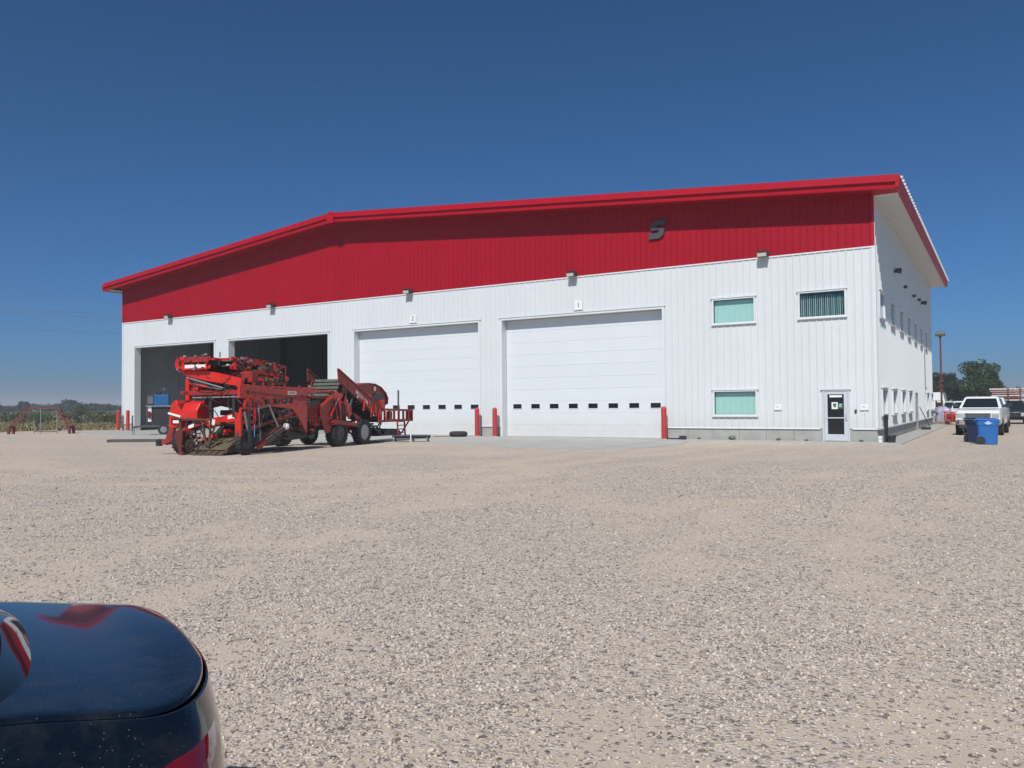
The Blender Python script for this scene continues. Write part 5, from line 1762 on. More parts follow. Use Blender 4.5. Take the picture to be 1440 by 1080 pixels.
# ------------------------------------------------------------------ wheeled bins
def wheelie_bin(label, loc, rz, mat, emblem):
    t = thing('wheeled_bin', label, 'bin', loc, rz, 'wheeled bins in the yard')
    w, d, h = 0.70, 0.60, 0.92
    mb = MB()
    def ring(s, z, ex=0.0):
        a, b = w / 2 * s + ex, d / 2 * s + ex
        c = 0.06
        pts = []
        for (sx, sy) in ((1, 1), (-1, 1), (-1, -1), (1, -1)):
            pts += [(sx * (a - c), sy * b, z), (sx * a, sy * (b - c), z)] if sx * sy < 0 else [(sx * a, sy * (b - c), z), (sx * (a - c), sy * b, z)]
        return pts
    mb.loft([ring(0.84, 0.02), ring(0.85, 0.10), ring(0.93, 0.60), ring(0.97, 0.74)])
    mb.build('bin_body', mat, t, smooth=30)
    MB().loft([ring(0.985, 0.725, 0.012), ring(1.0, 0.90, 0.018)]).build('bin_collar', mat, t, smooth=30)
    MB().loft([[(w / 2 + 0.05, -d / 2 - 0.03, 0.905), (w / 2 + 0.05, d / 2 + 0.03, 0.905), (-w / 2 - 0.07, d / 2 + 0.03, 0.93), (-w / 2 - 0.07, -d / 2 - 0.03, 0.93)],
               [(w / 2 + 0.04, -d / 2 - 0.02, 0.935), (w / 2 + 0.04, d / 2 + 0.02, 0.935), (-w / 2 - 0.07, d / 2 + 0.02, 0.965), (-w / 2 - 0.07, -d / 2 - 0.02, 0.965)],
               [(w / 2 - 0.12, -d / 2 + 0.12, 1.0), (w / 2 - 0.12, d / 2 - 0.12, 1.0), (-w / 2 + 0.02, d / 2 - 0.12, 1.01), (-w / 2 + 0.02, -d / 2 + 0.12, 1.01)]]).build('bin_lid', mat, t, bevel=0.012)
    MB().tube([(-w / 2 - 0.02, -d * 0.42, 0.86), (-w / 2 - 0.10, -d * 0.42, 0.9), (-w / 2 - 0.10, d * 0.42, 0.9), (-w / 2 - 0.02, d * 0.42, 0.86)], 0.018, 6).build('bin_handle', mat, t)
    for s in (-1, 1):
        MB().lathe([(0.15, -0.035), (0.155, 0.0), (0.15, 0.035), (0.05, 0.04), (0.05, -0.04)], (-w / 2 + 0.12, s * (d / 2 - 0.015), 0.155), 'y', 18).build('bin_wheel', M['black_rubber'], t, smooth=40)
    MB().cyl((-w / 2 + 0.12, -d / 2, 0.155), (-w / 2 + 0.12, d / 2, 0.155), 0.02, n=8).build('wheel_axle', M['grey_steel'], t)
    # moulded ribs and wheel housing
    MB().loft([[(-w / 2 + 0.02, -d / 2 * 0.86 - 0.012, 0.03), (-w / 2 + 0.34, -d / 2 * 0.86 - 0.012, 0.03), (-w / 2 + 0.28, -d / 2 * 0.88 - 0.012, 0.34), (-w / 2 + 0.02, -d / 2 * 0.88 - 0.012, 0.36)],
               [(-w / 2 + 0.04, -d / 2 * 0.8, 0.04), (-w / 2 + 0.30, -d / 2 * 0.8, 0.04), (-w / 2 + 0.26, -d / 2 * 0.8, 0.32), (-w / 2 + 0.04, -d / 2 * 0.8, 0.33)]]).build('wheel_housing', mat, t)
    if emblem:
        pl = [(-0.15, 0.835), (-0.07, 0.832), (-0.055, 0.875), (0.0, 0.895), (0.055, 0.875), (0.07, 0.832), (0.15, 0.835), (0.08, 0.785), (0.04, 0.765), (-0.04, 0.765), (-0.08, 0.785)]
        MB().prism([(a + 0.03, b) for a, b in pl], 'y', -d / 2 - 0.030, -d / 2 - 0.02).build('bin_emblem', M['bin_print'], t)
    return t


wheelie_bin('bright blue wheeled bin with a pale winged emblem in front of the white pickup', (3.86, 0.1, 0), -0.06, M['blue_bin'], True)
wheelie_bin('dark navy wheeled bin standing behind the bright blue one', (3.46, 1.75, 0), 0.95, M['navy_bin'], False)

# ------------------------------------------------------------------ things by the office corner
t = thing('ash_receptacle', 'slim black ash post with a flared head by the office corner', 'ash bin', (0.34, -0.22, 0.03))
MB().lathe([(0.07, 0.0), (0.065, 0.35), (0.075, 0.62), (0.08, 0.80), (0.075, 0.88), (0.09, 0.92), (0.095, 1.06), (0.06, 1.10), (0.001, 1.11)], (0, 0, 0), 'z', 14).build('ash_post', M['print_black'], t, smooth=40)
MB().lathe([(0.10, 0.0), (0.10, 0.025), (0.07, 0.03)], (0, 0, 0), 'z', 14).build('post_foot', M['print_black'], t, smooth=40)
t = thing('black_tub', 'squat black tub on the ground right of the ash post', 'tub', (0.56, -0.42, 0.034))
MB().lathe([(0.13, 0.0), (0.16, 0.24), (0.18, 0.25), (0.17, 0.29), (0.14, 0.26), (0.10, 0.26)], (0, 0, 0), 'z', 16).build('tub', M['black_metal'], t, smooth=40)
MB().lathe([(0.11, 0.27), (0.08, 0.29), (0.001, 0.30)], (0, 0, 0), 'z', 12).build('tub_fill', M['black_rubber'], t)
t = thing('bucket', 'white plastic bucket left of the ash post at the corner', 'bucket', (0.13, -0.36, 0.034))
MB().lathe([(0.085, 0.0), (0.105, 0.22), (0.115, 0.225), (0.115, 0.25), (0.095, 0.25), (0.08, 0.02)], (0, 0, 0), 'z', 16).build('bucket_shell', M['sign_white'], t, smooth=40)
MB().tube([(-0.11, 0, 0.23), (-0.09, -0.08, 0.15), (0, -0.125, 0.12), (0.09, -0.08, 0.15), (0.11, 0, 0.23)], 0.005, 5).build('bucket_handle', M['grey_steel'], t)
t = thing('leaning_pole', 'thin grey pole leaning on the side wall past the fourth low window', 'pole', (0, 0, 0))
MB().tube([(0.12, 17.95, 1.35), (0.62, 18.9, 0.04)], 0.022, 8).build('pole_shaft', M['dark_steel'], t)
MB().lathe([(0.0, 0), (0.035, 0.01), (0.035, 0.05), (0.0, 0.06)], (0.62, 18.9, 0.03), 'z', 8).build('pole_ferrule', M['black_metal'], t)
t = thing('boot_scraper', 'low dark boot scraper on the side walk below the side door', 'scraper', (0.5, 16.9, 0.036))
MB().box(-0.25, 0.25, -0.3, 0.3, 0, 0.03).build('scraper_base', M['black_metal'], t)
mb = MB()
for k in range(6):
    mb.box(-0.23, 0.23, -0.27 + 0.1 * k, -0.24 + 0.1 * k, 0.03, 0.14)
mb.build('scraper_blade', M['black_rubber'], t)
t = thing('conduit', 'thin grey conduit running down the far end of the side wall', 'conduit', (0, 0, 0))
MB().tube([(0.06, 23.4, 5.2), (0.06, 23.4, 2.6)], 0.02, 6).build('conduit_pipe', M['grey_steel'], t)
MB().box(0.031, 0.12, 23.3, 23.5, 2.45, 2.62).build('junction_box', M['grey_steel'], t)

# ------------------------------------------------------------------ yard clutter near the doors
t = thing('roller_stand', 'low dark steel roller on legs with an upright pale post, right of the harvester', 'stand', (-18.75, -6.75, 0), math.radians(24))
MB().cyl((-0.9, 0, 0.27), (0.9, 0, 0.27), 0.055, n=10).build('roller', M['print_black'], t, smooth=40)
MB().bar((-0.85, 0.12, 0.2), (0.85, 0.12, 0.2), 0.06, 0.08).build('cross_rail', M['dark_steel'], t)
for x in (-0.8, 0.05, 0.75):
    MB().bar((x, 0.0, 0.24), (x, -0.12, 0.01), 0.05, 0.05).build('stand_leg', M['dark_steel'], t)
    MB().bar((x, 0.05, 0.22), (x, 0.3, 0.01), 0.05, 0.05).build('stand_leg', M['dark_steel'], t)
MB().bar((-0.8, -0.1, 0.03), (0.75, -0.1, 0.03), 0.04, 0.03).build('foot_rail', M['dark_steel'], t)
MB().cyl((0.02, -0.16, 0.0), (0.02, -0.16, 0.66), 0.028, n=8).build('upright_post', M['sign_white'], t)
t = thing('loose_tyre', 'black tyre lying flat on the concrete before the pier between doors 2 and 1', 'tyre', (-20.1, -1.15, 0.02), 0.3)
MB().lathe([(0.28, 0.02), (0.36, 0.0), (0.46, 0.05), (0.49, 0.14), (0.46, 0.23), (0.36, 0.28), (0.28, 0.26), (0.30, 0.14), (0.28, 0.02)], (0, 0, 0), 'z', 28).build('tyre_casing', M['black_rubber'], t, smooth=50)
t = thing('plank', 'short brown plank lying left of the loose tyre', 'plank', (-20.75, -1.75, 0.02), 0.5)
MB().box(-0.45, 0.45, -0.09, 0.09, 0, 0.05).build('board', M['brown_wood'], t, bevel=0.006)
t = thing('rubber_hose', 'black hose end lying beside the red bollard right of door 1', 'hose', (-8.75, -0.7, 0.05))
MB().tube([(0, 0, 0.02), (0.25, -0.06, 0.02), (0.5, 0.04, 0.02), (0.8, -0.02, 0.03)], 0.03, 8).build('hose_line', M['print_black'], t, smooth=60)
MB().box(0.62, 0.92, -0.12, 0.08, -0.012, 0.16).build('hose_coupling', M['black_metal'], t, bevel=0.03)
t = thing('steel_beam', 'long dark steel beam lying on the gravel left of the harvester', 'beam', (-31.2, -11.5, 0.0), math.radians(32))
MB().box(-2.0, 2.0, -0.16, 0.16, 0.0, 0.10).build('beam_web', M['dark_steel'], t, bevel=0.01)
MB().box(-2.02, 2.02, -0.22, -0.16, -0.0, 0.14).box(-2.02, 2.02, 0.16, 0.22, 0.0, 0.14).build('beam_flange', M['dark_steel'], t, bevel=0.006)
# engine welder on a low trailer
t = thing('engine_welder', 'blue engine welder with a white side panel, on a trailer left of the harvester', 'welder', (-40.5, -4.6, 0), math.radians(50))
MB().box(-1.3, 1.3, -0.6, 0.6, 0.42, 0.54).build('trailer_frame', M['dark_steel'], t, bevel=0.01)
MB().box(-0.95, 0.95, -0.5, 0.5, 0.54, 0.72).build('trailer_deck', M['black_metal'], t, bevel=0.01)
MB().box(-0.95, -0.62, -0.52, 0.1, 0.72, 1.56).build('control_panel', M['sign_white'], t, bevel=0.015)
MB().lathe([(0.18, 0.0), (0.2, -0.04), (0.06, -0.05), (0.05, -0.02)], (-0.8, -0.55, 1.1), 'y', 18).build('hose_reel', M['dark_red'], t, smooth=40)
MB().box(-0.6, 1.0, -0.5, 0.5, 0.72, 1.50).build('fuel_cabinet', M['black_metal'], t, bevel=0.02)
MB().box(-1.0, -0.45, -0.55, 0.55, 1.62, 2.18).build('radiator_box', M['black_metal'], t, bevel=0.03)
MB().box(-0.44, 0.85, -0.55, 0.55, 1.60, 2.20).build('welder_case', M['welder_blue'], t, bevel=0.03)
for k in range(5):
    MB().box(-0.95 + 0.1 * k, -0.90 + 0.1 * k, -0.565, -0.552, 1.7, 2.1).build('louvre', M['grey_steel'], t)
MB().bar((-1.1, -0.6, 1.58), (1.1, -0.6, 1.58), 0.05, 0.06).build('case_rail', M['grey_steel'], t)
MB().bar((-1.05, -0.58, 0.5), (-1.05, -0.58, 1.6), 0.05, 0.05).bar((1.05, -0.58, 0.5), (1.05, -0.58, 1.6), 0.05, 0.05).build('case_post', M['dark_steel'], t)
MB().tube([(0.3, 0.1, 2.2), (0.3, 0.1, 2.5), (0.45, 0.1, 2.58)], 0.05, 8).build('exhaust_pipe', M['chrome'], t, smooth=40)
MB().box(-0.3, 0.1, -0.2, 0.2, 2.2, 2.36).build('lifting_bail', M['print_black'], t, bevel=0.02)
for yy in (-0.72, 0.72):
    wheel(t, (0.3, yy, 0.33), 0.33, 0.2, lug=False)
MB().bar((-1.3, 0, 0.48), (-2.4, 0, 0.42), 0.1, 0.1).build('tow_bar', M['dark_steel'], t)
MB().bar((-2.2, 0, 0.45), (-2.2, 0, 0.0), 0.06, 0.06).build('jockey_leg', M['dark_steel'], t)
MB().tube([(-2.3, -0.3, 0.0), (-2.3, -0.3, 1.1)], 0.022, 6).build('marker_rod', M['dark_steel'], t)
for ch in t.children:
    if not ch.name.startswith('tyre'):
        ch.data.transform(Matrix.Diagonal((0.66, 1.0, 1.13, 1)))

# ------------------------------------------------------------------ right background
t = thing('light_pole', 'tall dull red lamp pole with a wide boxy head beyond the side wall', 'lamp post', (-0.52, 49.4, 0))
MB().tube([(0, 0, 0), (0, 0, 7.8)], [0.10, 0.07], 10).build('lamp_pole', M['pole_red'], t, smooth=50)
MB().lathe([(0.3, 0), (0.3, 0.5), (0.27, 0.55), (0.13, 0.56)], (0, 0, 0), 'z', 14).build('pole_base', M['concrete'], t, smooth=40)
MB().bar((0, 0, 7.7), (0, 0, 7.86), 0.22, 0.22).build('lamp_arm', M['pole_red'], t)
MB().loft([[(-0.42, -0.3, 7.84), (0.42, -0.3, 7.84), (0.42, 0.25, 7.84), (-0.42, 0.25, 7.84)],
           [(-0.42, -0.3, 8.02), (0.42, -0.3, 8.02), (0.42, 0.25, 8.02), (-0.42, 0.25, 8.02)],
           [(-0.34, -0.18, 8.26), (0.34, -0.18, 8.26), (0.34, 0.2, 8.26), (-0.34, 0.2, 8.26)]]).build('lamp_head', M['fixture'], t, bevel=0.02)
MB().box(-0.36, 0.36, -0.24, 0.2, 7.825, 7.839).build('lamp_lens', M['lens'], t)
for zz in (2.6, 3.1, 3.5):
    MB().box(-0.2, 0.2, -0.14, 0.14, zz, zz + 0.18).build('pole_bracket', M['dark_red'], t)

t = thing('wrapped_pallet', 'lumpy grey and lilac stretch-wrapped load at the far end of the side wall', 'pallet', (0.55, 31.6, 0), 0.1)
t.scale = (1, 1, 0.88)
MB().box(-0.6, 0.6, -0.5, 0.5, 0.0, 0.14).build('pallet_base', M['brown_wood'], t)
lp = []
rr = random.Random(9)
for z, s in ((0.14, 1.0), (0.4, 1.06), (0.75, 1.0), (1.05, 1.08), (1.3, 0.95), (1.42, 0.62), (1.5, 0.3)):
    lp.append([((abs(math.cos(a)) ** 0.6) * (1 if math.cos(a) > 0 else -1) * 0.50 * s * rr.uniform(0.78, 1.08), (abs(math.sin(a)) ** 0.6) * (1 if math.sin(a) > 0 else -1) * 0.45 * s * rr.uniform(0.78, 1.08), z + rr.uniform(-0.09, 0.09)) for a in [2 * PI * k / 16 for k in range(16)]])
MB().loft(lp).build('wrapped_load', M['wrap'], t, smooth=25)
t = thing('upright_rack', 'narrow dark red upright rack against the far corner of the shed', 'rack', (0.28, 32.6, 0))
mb = MB()
for xx in (-0.2, 0.2):
    for yy in (-0.25, 0.25):
        mb.box(xx - 0.04, xx + 0.04, yy - 0.04, yy + 0.04, 0, 1.75)
mb.build('rack_post', M['dark_red'], t)
MB().box(-0.155, 0.155, -0.2, 0.2, 1.0, 1.62).build('rack_drum', M['black_metal'], t, bevel=0.05)
MB().box(-0.155, 0.155, -0.2, 0.2, 0.3, 0.62).build('rack_shelf', M['dark_red'], t)
t = thing('frame_cart', 'small red tube-framed cart right of the wrapped load', 'cart', (1.50, 29.6, 0), 0.1)
mb = MB()
for zz in (0.35, 0.62, 0.9):
    for yy in (-0.4, 0.4):
        mb.bar((-0.7, yy, zz), (0.7, yy, zz + 0.03), 0.06, 0.06)
for xx in (-0.7, -0.25, 0.25, 0.7):
    for yy in (-0.4, 0.4):
        mb.bar((xx, yy, 0.2), (xx, yy, 0.95), 0.06, 0.06)
for xx in (-0.7, 0.7):
    mb.bar((xx, -0.4, 0.62), (xx, 0.4, 0.62), 0.06, 0.06)
mb.build('cart_frame', M['machine_red'], t)
for xx in (-0.55, 0.55):
    for yy in (-0.4, 0.4):
        MB().lathe([(0.14, -0.04), (0.15, 0), (0.14, 0.04), (0.05, 0.05), (0.05, -0.05)], (xx, yy, 0.15), 'y', 14).build('cart_wheel', M['black_rubber'], t)
MB().box(-0.6, 0.1, -0.36, 0.36, 0.40, 0.8).build('cart_load', M['dark_red'], t, bevel=0.04)
t = thing('box_trailer', 'white box trailer behind the lamp pole beyond the shed corner', 'trailer', (-2.3, 62, 0), 0.0)
MB().box(-1.3, 1.3, -2.5, 2.5, 0.7, 2.65).build('trailer_box', M['white_car'], t, bevel=0.05)
MB().box(-1.31, 1.31, -2.51, 2.51, 1.75, 1.8).build('side_rail', M['grey_steel'], t)
MB().prism([(1.3, 0.7), (1.3, 2.6), (1.75, 0.7)], 'y', -2.4, 2.4).build('sloped_nose', M['white_car'], t)
for yy in (-0.6, 0.6):
    for s in (-1.1, 1.1):
        wheel(t, (s, yy, 0.35), 0.35, 0.22, axis='x', lug=False)
MB().box(-1.1, 1.1, -2.3, 2.3, 0.5, 0.7).build('trailer_chassis', M['dark_steel'], t)

# stacked red and white beams on dark posts
t = thing('beam_stack', 'long stack of red and white steel beams on dark posts at the right edge', 'rack', (5.0, 69.5, 0), 0.0)
rb = random.Random(5)
levels = [(1.22, M['dark_steel']), (1.48, M['machine_red_dull']), (1.73, M['beam_white']), (1.98, M['machine_red_dull']), (2.23, M['beam_white']), (2.48, M['beam_pink']), (2.73, M['beam_pink']), (2.97, M['beam_white'])]
for k, (z, m) in enumerate(levels):
    x0 = -1.7 + (0.9 if z < 2.0 else 0) + rb.uniform(-0.3, 0.3)
    for yy in (-0.5, 0.4):
        MB().box(x0, 11 + rb.uniform(-0.4, 0.4), yy, yy + 0.25, z, z + 0.12).build('steel_beam', m, t, bevel=0.01)
for i in range(10):
    xx = -0.1 + 1.15 * i
    MB().box(xx - 0.07, xx + 0.07, -0.68, -0.52, 0.0, 3.15).build('rack_post', M['dark_steel'], t)
    MB().box(xx - 0.07, xx + 0.07, 0.68, 0.82, 0.0, 3.15).build('rack_post', M['dark_steel'], t)
    for z, m in levels:
        MB().box(xx - 0.05, xx + 0.05, -0.515, 0.675, z - 0.13, z - 0.003).build('rack_bearer', M['dark_steel'], t)
t = thing('waste_skip', 'dark blue steel skip below the beam stack at the right edge', 'skip', (7.5, 80, 0), 0.0)
MB().loft([[(-1.2, -0.8, 0.12), (1.2, -0.8, 0.12), (1.2, 0.8, 0.12), (-1.2, 0.8, 0.12)], [(-1.5, -0.95, 1.55), (1.5, -0.95, 1.55), (1.5, 0.95, 1.55), (-1.5, 0.95, 1.55)]]).build('skip_body', M['blue_skip'], t, bevel=0.03)
for k in range(5):
    xx = -1.1 + 0.55 * k
    MB().bar((xx, -0.86, 0.2), (xx * 1.2, -1.0, 1.5), 0.1, 0.08).build('skip_rib', M['blue_skip'], t)
MB().box(-1.55, 1.55, -1.0, 1.0, 1.55, 1.65).build('skip_lid', M['black_metal'], t, bevel=0.03)
MB().box(-1.1, 1.1, -0.6, 0.6, 0.0, 0.12).build('skip_skid', M['black_metal'], t)
# dark clutter along the far edge of the yard between cars and beams
t = thing('implement_frame', 'dark low implement on wheels parked under the near end of the beam stack', 'implement', (4.3, 62, 0), 0.2)
MB().box(-1.2, 1.2, -0.8, 0.8, 0.8, 1.15).build('implement_deck', M['dark_steel'], t, bevel=0.03)
MB().box(-0.9, 0.4, -0.6, 0.6, 1.15, 1.75).build('implement_hopper', M['black_metal'], t, bevel=0.06)
for s in (-0.9, 0.9):
    wheel(t, (s, -0.8, 0.42), 0.42, 0.25, lug=False)
    wheel(t, (s, 0.8, 0.42), 0.42, 0.25, lug=False)

# ------------------------------------------------------------------ left background: red frame, drum, cables
t = thing('red_frame', 'weathered red trestle frame with sloping legs and pale uprights at the far left yard edge', 'frame', (-50.3, -6.6, 0), math.atan2(0.524, 0.851))
IR = M['implement_red']
MB().bar((-0.95, 0, 1.72), (1.2, 0, 1.72), 0.09, 0.10).build('top_bar', IR, t)
for s, x0, x1 in ((-1, -0.85, -2.0), (1, 1.05, 1.95)):
    for yy in (-0.25, 0.25):
        MB().bar((x0, yy, 1.7), (x1, yy, 0.5), 0.07, 0.09).build('sloping_leg', IR, t)
        MB().bar((x1, yy, 0.55), (x1 + 0.05 * s, yy, 0.0), 0.14, 0.14).build('frame_foot', IR, t)
    MB().bar((x1, -0.3, 0.45), (x1, 0.3, 0.45), 0.14, 0.14).build('foot_tie', IR, t)
    MB().bar((x0 + 0.35 * s, 0, 1.4), (x0 + 0.2 * s, 0, 0.9), 0.08, 0.08).build('leg_strut', IR, t)
for xx, h in ((-0.45, 0.95), (0.0, 1.7), (1.08, 1.7)):
    MB().bar((xx, -0.1, 0.0), (xx, -0.1, h), 0.04, 0.04).build('pale_upright', M['grey_steel'], t)
MB().bar((-0.45, -0.1, 0.15), (1.08, -0.1, 0.15), 0.04, 0.05).build('low_tie', M['rust'], t)
t = thing('steel_drum', 'dark red drum lying at the left edge of the picture', 'drum', (-51.8, -9.35, 0), 0.62)
MB().lathe([(0.26, -0.45), (0.29, -0.44), (0.29, -0.16), (0.305, -0.15), (0.29, -0.14), (0.29, 0.14), (0.305, 0.15), (0.29, 0.16), (0.29, 0.44), (0.26, 0.45)], (0, 0, 0.3), 'x', 20).build('drum_shell', M['dark_red'], t, smooth=40)
MB().cyl((-0.46, 0.1, 0.42), (-0.44, 0.1, 0.42), 0.04, n=8).build('drum_bung', M['grey_steel'], t)


def catenary(p, q, sag, n=16):
    p, q = Vector(p), Vector(q)
    return [p.lerp(q, i / n) - Vector((0, 0, sag * 4 * (i / n) * (1 - i / n))) for i in range(n + 1)]


CL = ['topmost of the faint power cables crossing the sky left of the shed', 'second faint power cable from the top, left of the shed', 'lowest of the faint power cables left of the shed']
for i, (za, zb) in enumerate(((21.3, 22.3), (20.6, 21.6), (17.5, 18.6))):
    o = MB().tube(catenary((-190, -10 + 2 * i, za + 1.5), (-110, 140 + 2 * i, zb + 1.5), 2.0), 0.035, 5).build('power_cable', M['cable'])
    tag(o, CL[i], 'cable', 'power cables across the left sky')


# ------------------------------------------------------------------ trees, shrubs, grass
def leaf_cloud(mb, clumps, n, size, rnd, flat=0.0):
    """many leaf-sized quads spread through the given clumps (centre, radii)"""
    tot = sum(c[1][0] * c[1][1] * c[1][2] for c in clumps) or 1
    for (c, r) in clumps:
        k = max(4, int(n * (r[0] * r[1] * r[2]) / tot))
        for _ in range(k):
            while True:
                v = Vector((rnd.uniform(-1, 1), rnd.uniform(-1, 1), rnd.uniform(-1, 1)))
                if 0.15 < v.length < 1:
                    break
            v = v * (v.length ** -0.35)
            p = Vector((c[0] + v.x * r[0], c[1] + v.y * r[1], c[2] + v.z * r[2]))
            s = size * rnd.uniform(0.6, 1.4)
            a = Vector((rnd.gauss(0, 1), rnd.gauss(0, 1), rnd.gauss(0, 1) * (1 - flat))).normalized()
            b = a.cross(Vector((rnd.gauss(0, 1), rnd.gauss(0, 1), rnd.gauss(0, 1)))).normalized()
            a *= s * 0.5
            b *= s * 0.32
            mb.add([p - a, p - a * 0.1 + b, p + a, p + a * 0.1 - b], [(0, 1, 2, 3)])


def tree(name, label, loc, h, w, seed, mat, n, leaf, kind='round', group=None, cat='tree', trunk=True):
    rnd = random.Random(seed)
    t = thing(name, label, cat, loc, rnd.uniform(0, 6), group)
    th = h * (0.28 if kind == 'round' else 0.9)
    tips = []
    mb = MB()
    if kind == 'round':
        mb.tube([(0, 0, -0.1), (rnd.uniform(-.1, .1), 0, th * 0.6), (rnd.uniform(-.2, .2), rnd.uniform(-.2, .2), th * 1.6), (0, 0, h * 0.75)], [w * 0.045, w * 0.035, w * 0.025, w * 0.006], 7)
        for k in range(9):
            a = k * 2.4 + rnd.uniform(-.4, .4)
            z0 = th * rnd.uniform(0.7, 1.6)
            rr = w * rnd.uniform(0.25, 0.42)
            tip = (math.cos(a) * rr, math.sin(a) * rr, z0 + h * rnd.uniform(0.12, 0.42))
            mb.tube([(0, 0, z0), (math.cos(a) * rr * 0.5, math.sin(a) * rr * 0.5, z0 + (tip[2] - z0) * 0.6), tip], [w * 0.018, w * 0.012, w * 0.004], 5)
            tips.append(tip)
        clumps = [((0, 0, h * 0.60), (w * 0.36, w * 0.36, h * 0.31)), ((w * 0.1, -w * 0.08, h * 0.5), (w * 0.38, w * 0.34, h * 0.24))]
        for tip in tips:
            s = w * rnd.uniform(0.13, 0.2)
            clumps.append((tip, (s, s, s * rnd.uniform(0.7, 1.0))))
        for k in range(12):
            a, b = rnd.uniform(0, 2 * PI), rnd.uniform(-0.5, 1.0)
            rr = math.cos(b * 1.2) * w * 0.40
            s = w * rnd.uniform(0.10, 0.17)
            clumps.append(((math.cos(a) * rr, math.sin(a) * rr, h * 0.55 + b * h * 0.36), (s, s, s * 0.8)))
    else:
        mb.tube([(0, 0, -0.1), (0, 0, h * 0.95)], [w * 0.05, w * 0.005], 6)
        clumps = []
        for k in range(26):
            z = h * (0.10 + 0.86 * k / 26)
            rr = w * 0.5 * (1 - (z / h) ** 1.3) * rnd.uniform(0.75, 1.1)
            for q in range(3):
                a = k * 2.1 + q * 2.09 + rnd.uniform(-.4, .4)
                s = max(0.15, rr * 0.5)
                clumps.append(((math.cos(a) * rr * 0.55, math.sin(a) * rr * 0.55, z), (s, s, h * 0.045)))
    if trunk:
        mb.build('trunk', M['bark'], t, smooth=60)
    mb = MB()
    leaf_cloud(mb, clumps, n, leaf, rnd)
    mb.build('crown', mat, t)
    return t


tree('broadleaf_tree', 'big rounded green broadleaf tree beyond the white pickup', (1.9, 98, 0), 8.0, 5.6, 3, M['leaf'], 9000, 0.30)
tree('broadleaf_tree', 'lower bushy tree left of the big rounded tree, beyond the pale green car', (-1.1, 100, 0), 4.9, 4.2, 8, M['leaf'], 2600, 0.28)
tree('dark_tree', 'dark dense tree right behind the red lamp pole', (-2.7, 99, 0), 6.5, 4.6, 5, M['needle'], 5200, 0.26)
tree('dark_tree', 'dark tree half hidden by the far corner of the shed', (-5.0, 97, 0), 6.4, 4.8, 6, M['needle'], 4600, 0.26)
tree('broadleaf_tree', 'low dark tree behind the white pickup’s roof, under the big tree', (4.5, 104, 0), 4.0, 4.5, 18, M['leaf'], 2000, 0.3)

# far tree line on the left
rt = random.Random(31)
FT = [('far rounded tree with the tallest crown in the left tree line', 100, 300, 5.6, 8.0), ('far dark upright tree left of the red frame', 33, 290, 4.8, 4.4)]
def at(u, d):
    hz = 0
    lat = (u - 720) / 1119.87 * d
    return (CAM.x + math.cos(YAW) * lat + math.sin(YAW) * d, CAM.y - math.sin(YAW) * lat + math.cos(YAW) * d)


for i, (lb, u, d, h, w) in enumerate(FT):
    x, y = at(u, d)
    tree('far_tree', lb, (x, y, 0), h, w, 40 + i, M['far_leaf'], 1500, 0.75, group='trees of the far left tree line')
u = -16
i = 0
while u < 192:
    d = rt.uniform(270, 400)
    h = rt.uniform(2.9, 4.0) * d / 330
    x, y = at(u, d)
    tree('far_tree', 'low dark tree in the distant tree line beyond the field at left', (x, y, 0), h, h * rt.uniform(1.3, 2.0), 60 + i, M['far_leaf'], 700, 0.8, group='trees of the far left tree line', trunk=True)
    u += rt.uniform(5.5, 9)
    i += 1


def shrub(label, u, d, h, w, mat, seed, n=700, leaf=0.09, group='weedy shrubs at the field edge'):
    rnd = random.Random(seed)
    x, y = at(u, d)
    t = thing('shrub', label, 'shrub', (x, y, -0.05), 0, group)
    mb = MB()
    for k in range(10):
        a = rnd.uniform(0, 6.28)
        mb.tube([(0, 0, 0), (math.cos(a) * w * 0.2, math.sin(a) * w * 0.2, h * 0.5), (math.cos(a) * w * 0.4, math.sin(a) * w * 0.4, h * rnd.uniform(0.6, 0.95))], [0.025, 0.016, 0.006], 4)
    mb.build('stem', M['bark'], t)
    cl = [((rnd.uniform(-.35, .35) * w, rnd.uniform(-.35, .35) * w, h * rnd.uniform(0.3, 0.85)), (w * rnd.uniform(0.12, 0.24),) * 2 + (h * rnd.uniform(0.12, 0.22),)) for _ in range(11)]
    mb = MB()
    leaf_cloud(mb, cl, n, leaf, rnd)
    mb.build('foliage', mat, t)


shrub('large grey green shrub halfway between the red frame and the shed', 117, 74, 2.1, 2.8, M['sage'], 1, 1600, 0.11)
shrub('dark green shrub just left of the corner bollards', 140, 70, 1.5, 2.4, M['crop'], 2, 1200, 0.10)
shrub('yellow dry shrub behind the right leg of the red frame', 84, 60, 0.95, 2.0, M['straw'], 3, 900, 0.09)
shrub('grey shrub behind the top bar of the red frame', 60, 80, 1.5, 3.4, M['sage'], 4, 1200, 0.11)
shrub('low green shrub at the far left edge of the field', 22, 84, 1.2, 5.0, M['crop'], 5, 1600, 0.11)
shrub('middle sized olive shrub behind the right leg of the red frame', 101, 78, 1.5, 2.6, M['sage'], 7, 1200, 0.11)
shrub('wide tan weed clump in front of the dark green shrub by the bollards', 133, 63, 0.7, 2.6, M['straw'], 8, 900, 0.09)
shrub('low dark green clump between the pale uprights of the red frame', 66, 92, 1.2, 3.6, M['crop'], 9, 1200, 0.11)
shrub('small grey shrub against the left bollard', 158, 72, 1.3, 2.2, M['sage'], 6, 900, 0.10)


